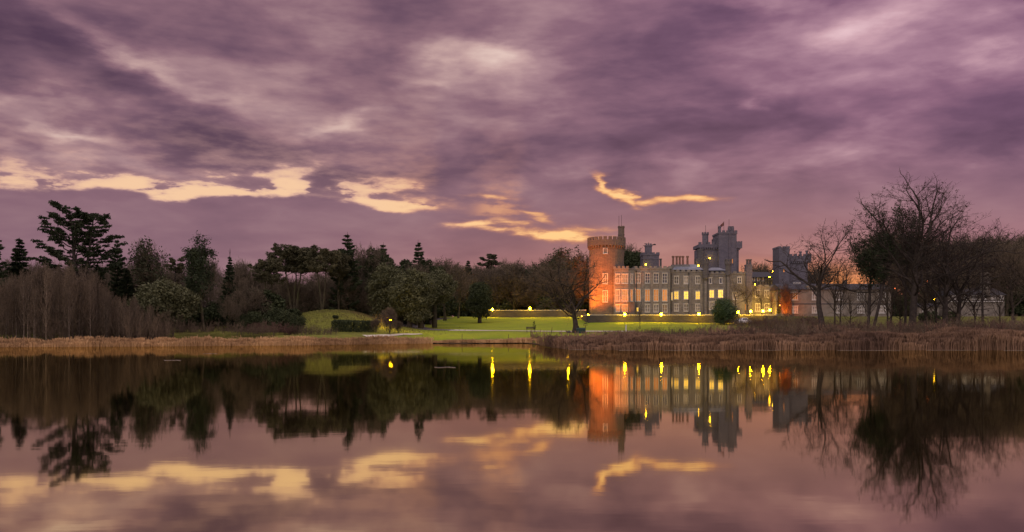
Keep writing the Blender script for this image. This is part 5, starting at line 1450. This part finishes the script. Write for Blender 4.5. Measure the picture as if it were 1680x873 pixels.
# white post sign, bird table, park bench, utility box, rail posts
def px_root(name, px, D, label, cat, group=None):
    x = X(px, D); return empty(name, (x, D, gz(x, D)), label=label, cat=cat, group=group)
r_ = px_root('white_post', 1027, 166, 'short white marker post below the lamp before the bay', 'post')
MB().prism(0, 0, .16, -.1, 1.0, 8, .13).build('shaft', M['white'], r_); MB().prism(0, 0, .17, 1.003, 1.12, 8, .06).build('cap', M['white'], r_)
r_ = px_root('bird_table', 960.5, 160, 'dark bird table on a thin pole right of the old oak', 'bird table')
MB().bar((0, 0, -.2), (0, 0, 1.3), .05, 6).build('pole', M['wood'], r_)
MB().box(-.38, .38, -.3, .3, 1.3, 1.36).box(-.36, -.33, -.28, .28, 1.36, 1.42).build('tray', M['wood'], r_)
MB().raw([(-.42, -.35, 1.56), (.42, -.35, 1.56), (.42, .35, 1.56), (-.42, .35, 1.56), (0, -.35, 1.74), (0, .35, 1.74)], [(0, 3, 2, 1), (0, 4, 5, 3), (1, 2, 5, 4)], [(0, 1, 4), (2, 3, 5)]).bar((-.3, 0, 1.36), (-.3, 0, 1.57), .02).bar((.3, 0, 1.36), (.3, 0, 1.57), .02).build('roof', M['wood'], r_)
r_ = px_root('park_bench', 871, 158.5, 'dark wooden bench left of the small sapling by the path', 'bench')
for dx in (-.7, .7): MB().box(dx - .04, dx + .04, -.25, .25, -.1, .46).box(dx - .04, dx + .04, .2, .28, .46, .95).build('leg', M['wood'], r_)
MB().box(-.85, .85, -.28, .2, .463, .51).build('seat', M['wood'], r_); MB().box(-.85, .85, .15, .198, .6, .74).box(-.85, .85, .15, .198, .78, .93).build('backrest', M['wood'], r_)
r_ = px_root('utility_box', 953, 154.5, 'dark green lidded box at the foot of the old oak', 'box')
MB().box(-.75, .75, -.45, .45, -.1, .72).build('body', M['green_paint'], r_)
MB().raw([(-.82, -.52, .723), (.82, -.52, .723), (.82, .52, .723), (-.82, .52, .723), (-.7, -.3, .98), (.7, -.3, .98), (.7, .3, .98), (-.7, .3, .98)], [(0, 3, 2, 1), (4, 5, 6, 7), (0, 1, 5, 4), (1, 2, 6, 5), (2, 3, 7, 6), (3, 0, 4, 7)]).build('lid', M['green_paint'], r_)
r_ = px_root('boulder', 933, 155, 'small dark rounded stone left of the old oak', 'stone')
MB().ball((0, 0, .2), .34, 9, 6, .75).build('rock', M['stone_dark'], r_, smooth=True)
for px, py0, D, lb in ((834, 547, 151, 'leftmost thin dark stake in the lawn by the shore'), (870.5, 547, 151, 'thin stake in the lawn below the bench'), (904.5, 547.3, 151, 'thin leaning stake left of the old oak'), (758, 551, 150, 'short stake in the lawn by the shore left of the others')):
    r_ = px_root('stake', px, D, lb, 'stake', 'stakes along the lawn shore')
    MB().bar((0, 0, -.3), (.12 if px > 900 else 0.02, 0, .95), .055, 6, .045).build('shaft', M['wood'], r_)
    MB().bar((.12 if px > 900 else 0.02, 0, .95), (.13 if px > 900 else .02, 0, 1.0), .06, 6, .03).build('tip', M['wood'], r_)
# white car behind the brush
def car(px, D, rz, label):
    x = X(px, D); r = empty('parked_car', (x, D, gz(x, D)), rz, label=label, cat='car')
    prof = [(-2.1, .35), (-2.12, .72), (-1.95, .9), (-1.3, .98), (-.75, 1.42), (.55, 1.45), (1.25, 1.02), (1.95, .92), (2.12, .7), (2.1, .35)]
    V = []; n = len(prof)
    for y, k in ((-.85, .9), (-.78, 1), (.78, 1), (.85, .9)):
        for (a, z) in prof: V.append((a * (1 if abs(y) < .8 else .985), y * (1.0 if z < 1 else .86), z if abs(y) < .8 else .35 + (z - .35) * .93))
    Q = [(j * n + i, j * n + i + 1, (j + 1) * n + i + 1, (j + 1) * n + i) for j in range(3) for i in range(n - 1)]
    mb = MB().raw(V, Q)
    for j in (0, 3):
        c = [(0, V[j * n][1] , .55)] + V[j * n:(j + 1) * n]; mb.raw(c, (), [(0, i + 1, i + 2) for i in range(n - 1)] + [(0, n, 1)])
    mb.build('body', M['car'], r)
    for s_ in (-1, 1):
        y = s_ * .80
        MB().raw([(-.95, y * 1.02, .98), (.98, y * 1.02, 1.0), (.5, y * .93, 1.36), (-.68, y * .93, 1.34)], [(0, 1, 2, 3)]).build('side_window', M['glass'], r)
        for a in (-1.3, 1.35):
            w_ = empty('wheel', (a, y, .32)); w_.parent = r
            k = MB()
            for i in range(14):
                t0, t1 = 6.283 * i / 14, 6.283 * (i + 1) / 14
                k.raw([(.32 * math.cos(t0), -.1, .32 * math.sin(t0)), (.32 * math.cos(t1), -.1, .32 * math.sin(t1)), (.32 * math.cos(t1), .1, .32 * math.sin(t1)), (.32 * math.cos(t0), .1, .32 * math.sin(t0)),
                       (.0, -.1, .0), (.0, .1, .0)], [(0, 1, 2, 3)], [(0, 4, 1), (2, 5, 3)])
            k.build('tyre', M['rubber'], w_)
            k = MB()
            for i in range(10):
                t0, t1 = 6.283 * i / 10, 6.283 * (i + 1) / 10
                k.raw([(.19 * math.cos(t0), s_ * .105, .19 * math.sin(t0)), (.19 * math.cos(t1), s_ * .105, .19 * math.sin(t1)), (0, s_ * .115, 0)], (), [(0, 1, 2)])
            k.build('rim', M['slate'], w_)
    MB().raw([(-1.24, -.66, 1.0), (-1.24, .66, 1.0), (-.80, .6, 1.4), (-.80, -.6, 1.4)], [(0, 1, 2, 3)]).build('rear_window', M['glass'], r)
    MB().raw([(1.22, -.66, 1.05), (1.22, .66, 1.05), (.62, .6, 1.44), (.62, -.6, 1.44)], [(0, 1, 2, 3)]).build('windscreen', M['glass'], r)
car(1219, 201, .5, 'white parked car half hidden by brush below the lamps')
# thin ice skins on the water along the right shore
def ice_patch(x0, x1, y, w, label, group):
    rg = np.random.default_rng(int(abs(x0) * 10) + 3); n = 26; t = np.linspace(0, 1, n)
    x = x0 + (x1 - x0) * t; prof = np.sin(t * np.pi) ** .5 * w * rg.uniform(.5, 1.1, n); c = y + .25 * np.sin(t * 9 + x0)
    V = [(a, c_ - p, .006) for a, c_, p in zip(x, c, prof)] + [(a, c_ + p, .006) for a, c_, p in zip(x, c, prof)]
    V += [(a, b_, .02) for a, b_, _ in V]; m_ = 2 * n
    Q = [(m_ + i, m_ + i + 1, m_ + n + i + 1, m_ + n + i) for i in range(n - 1)] + [(i, i + 1, m_ + i + 1, m_ + i) for i in range(n - 1)]
    o = mesh_obj('ice_sheet', V, Q, None, M['ice']); tag(o, label, 'ice', group)
for px, py, w, lb in ((283, 591.5, 16, 'thin pale ice streak on the water left of centre'), (730, 603, 18, 'thin pale ice streak below the lawn shore'), (345, 580.5, 10, 'faint ice streak near the left reeds')):
    D = CAMZ * F / (py - HY); ice_patch(X(px - w, D), X(px + w, D), D, .16, lb, None)
rr = random.Random(4)
xx = 6.0
while xx < 70:
    L = rr.uniform(2, 6.5); ice_patch(xx, xx + L, float(shore(xx + L / 2)) - 1.5 - rr.random() * .8, .10, 'narrow ice streak on the water along the right reeds', 'ice streaks along the right reeds'); xx += L + rr.uniform(.3, 4)
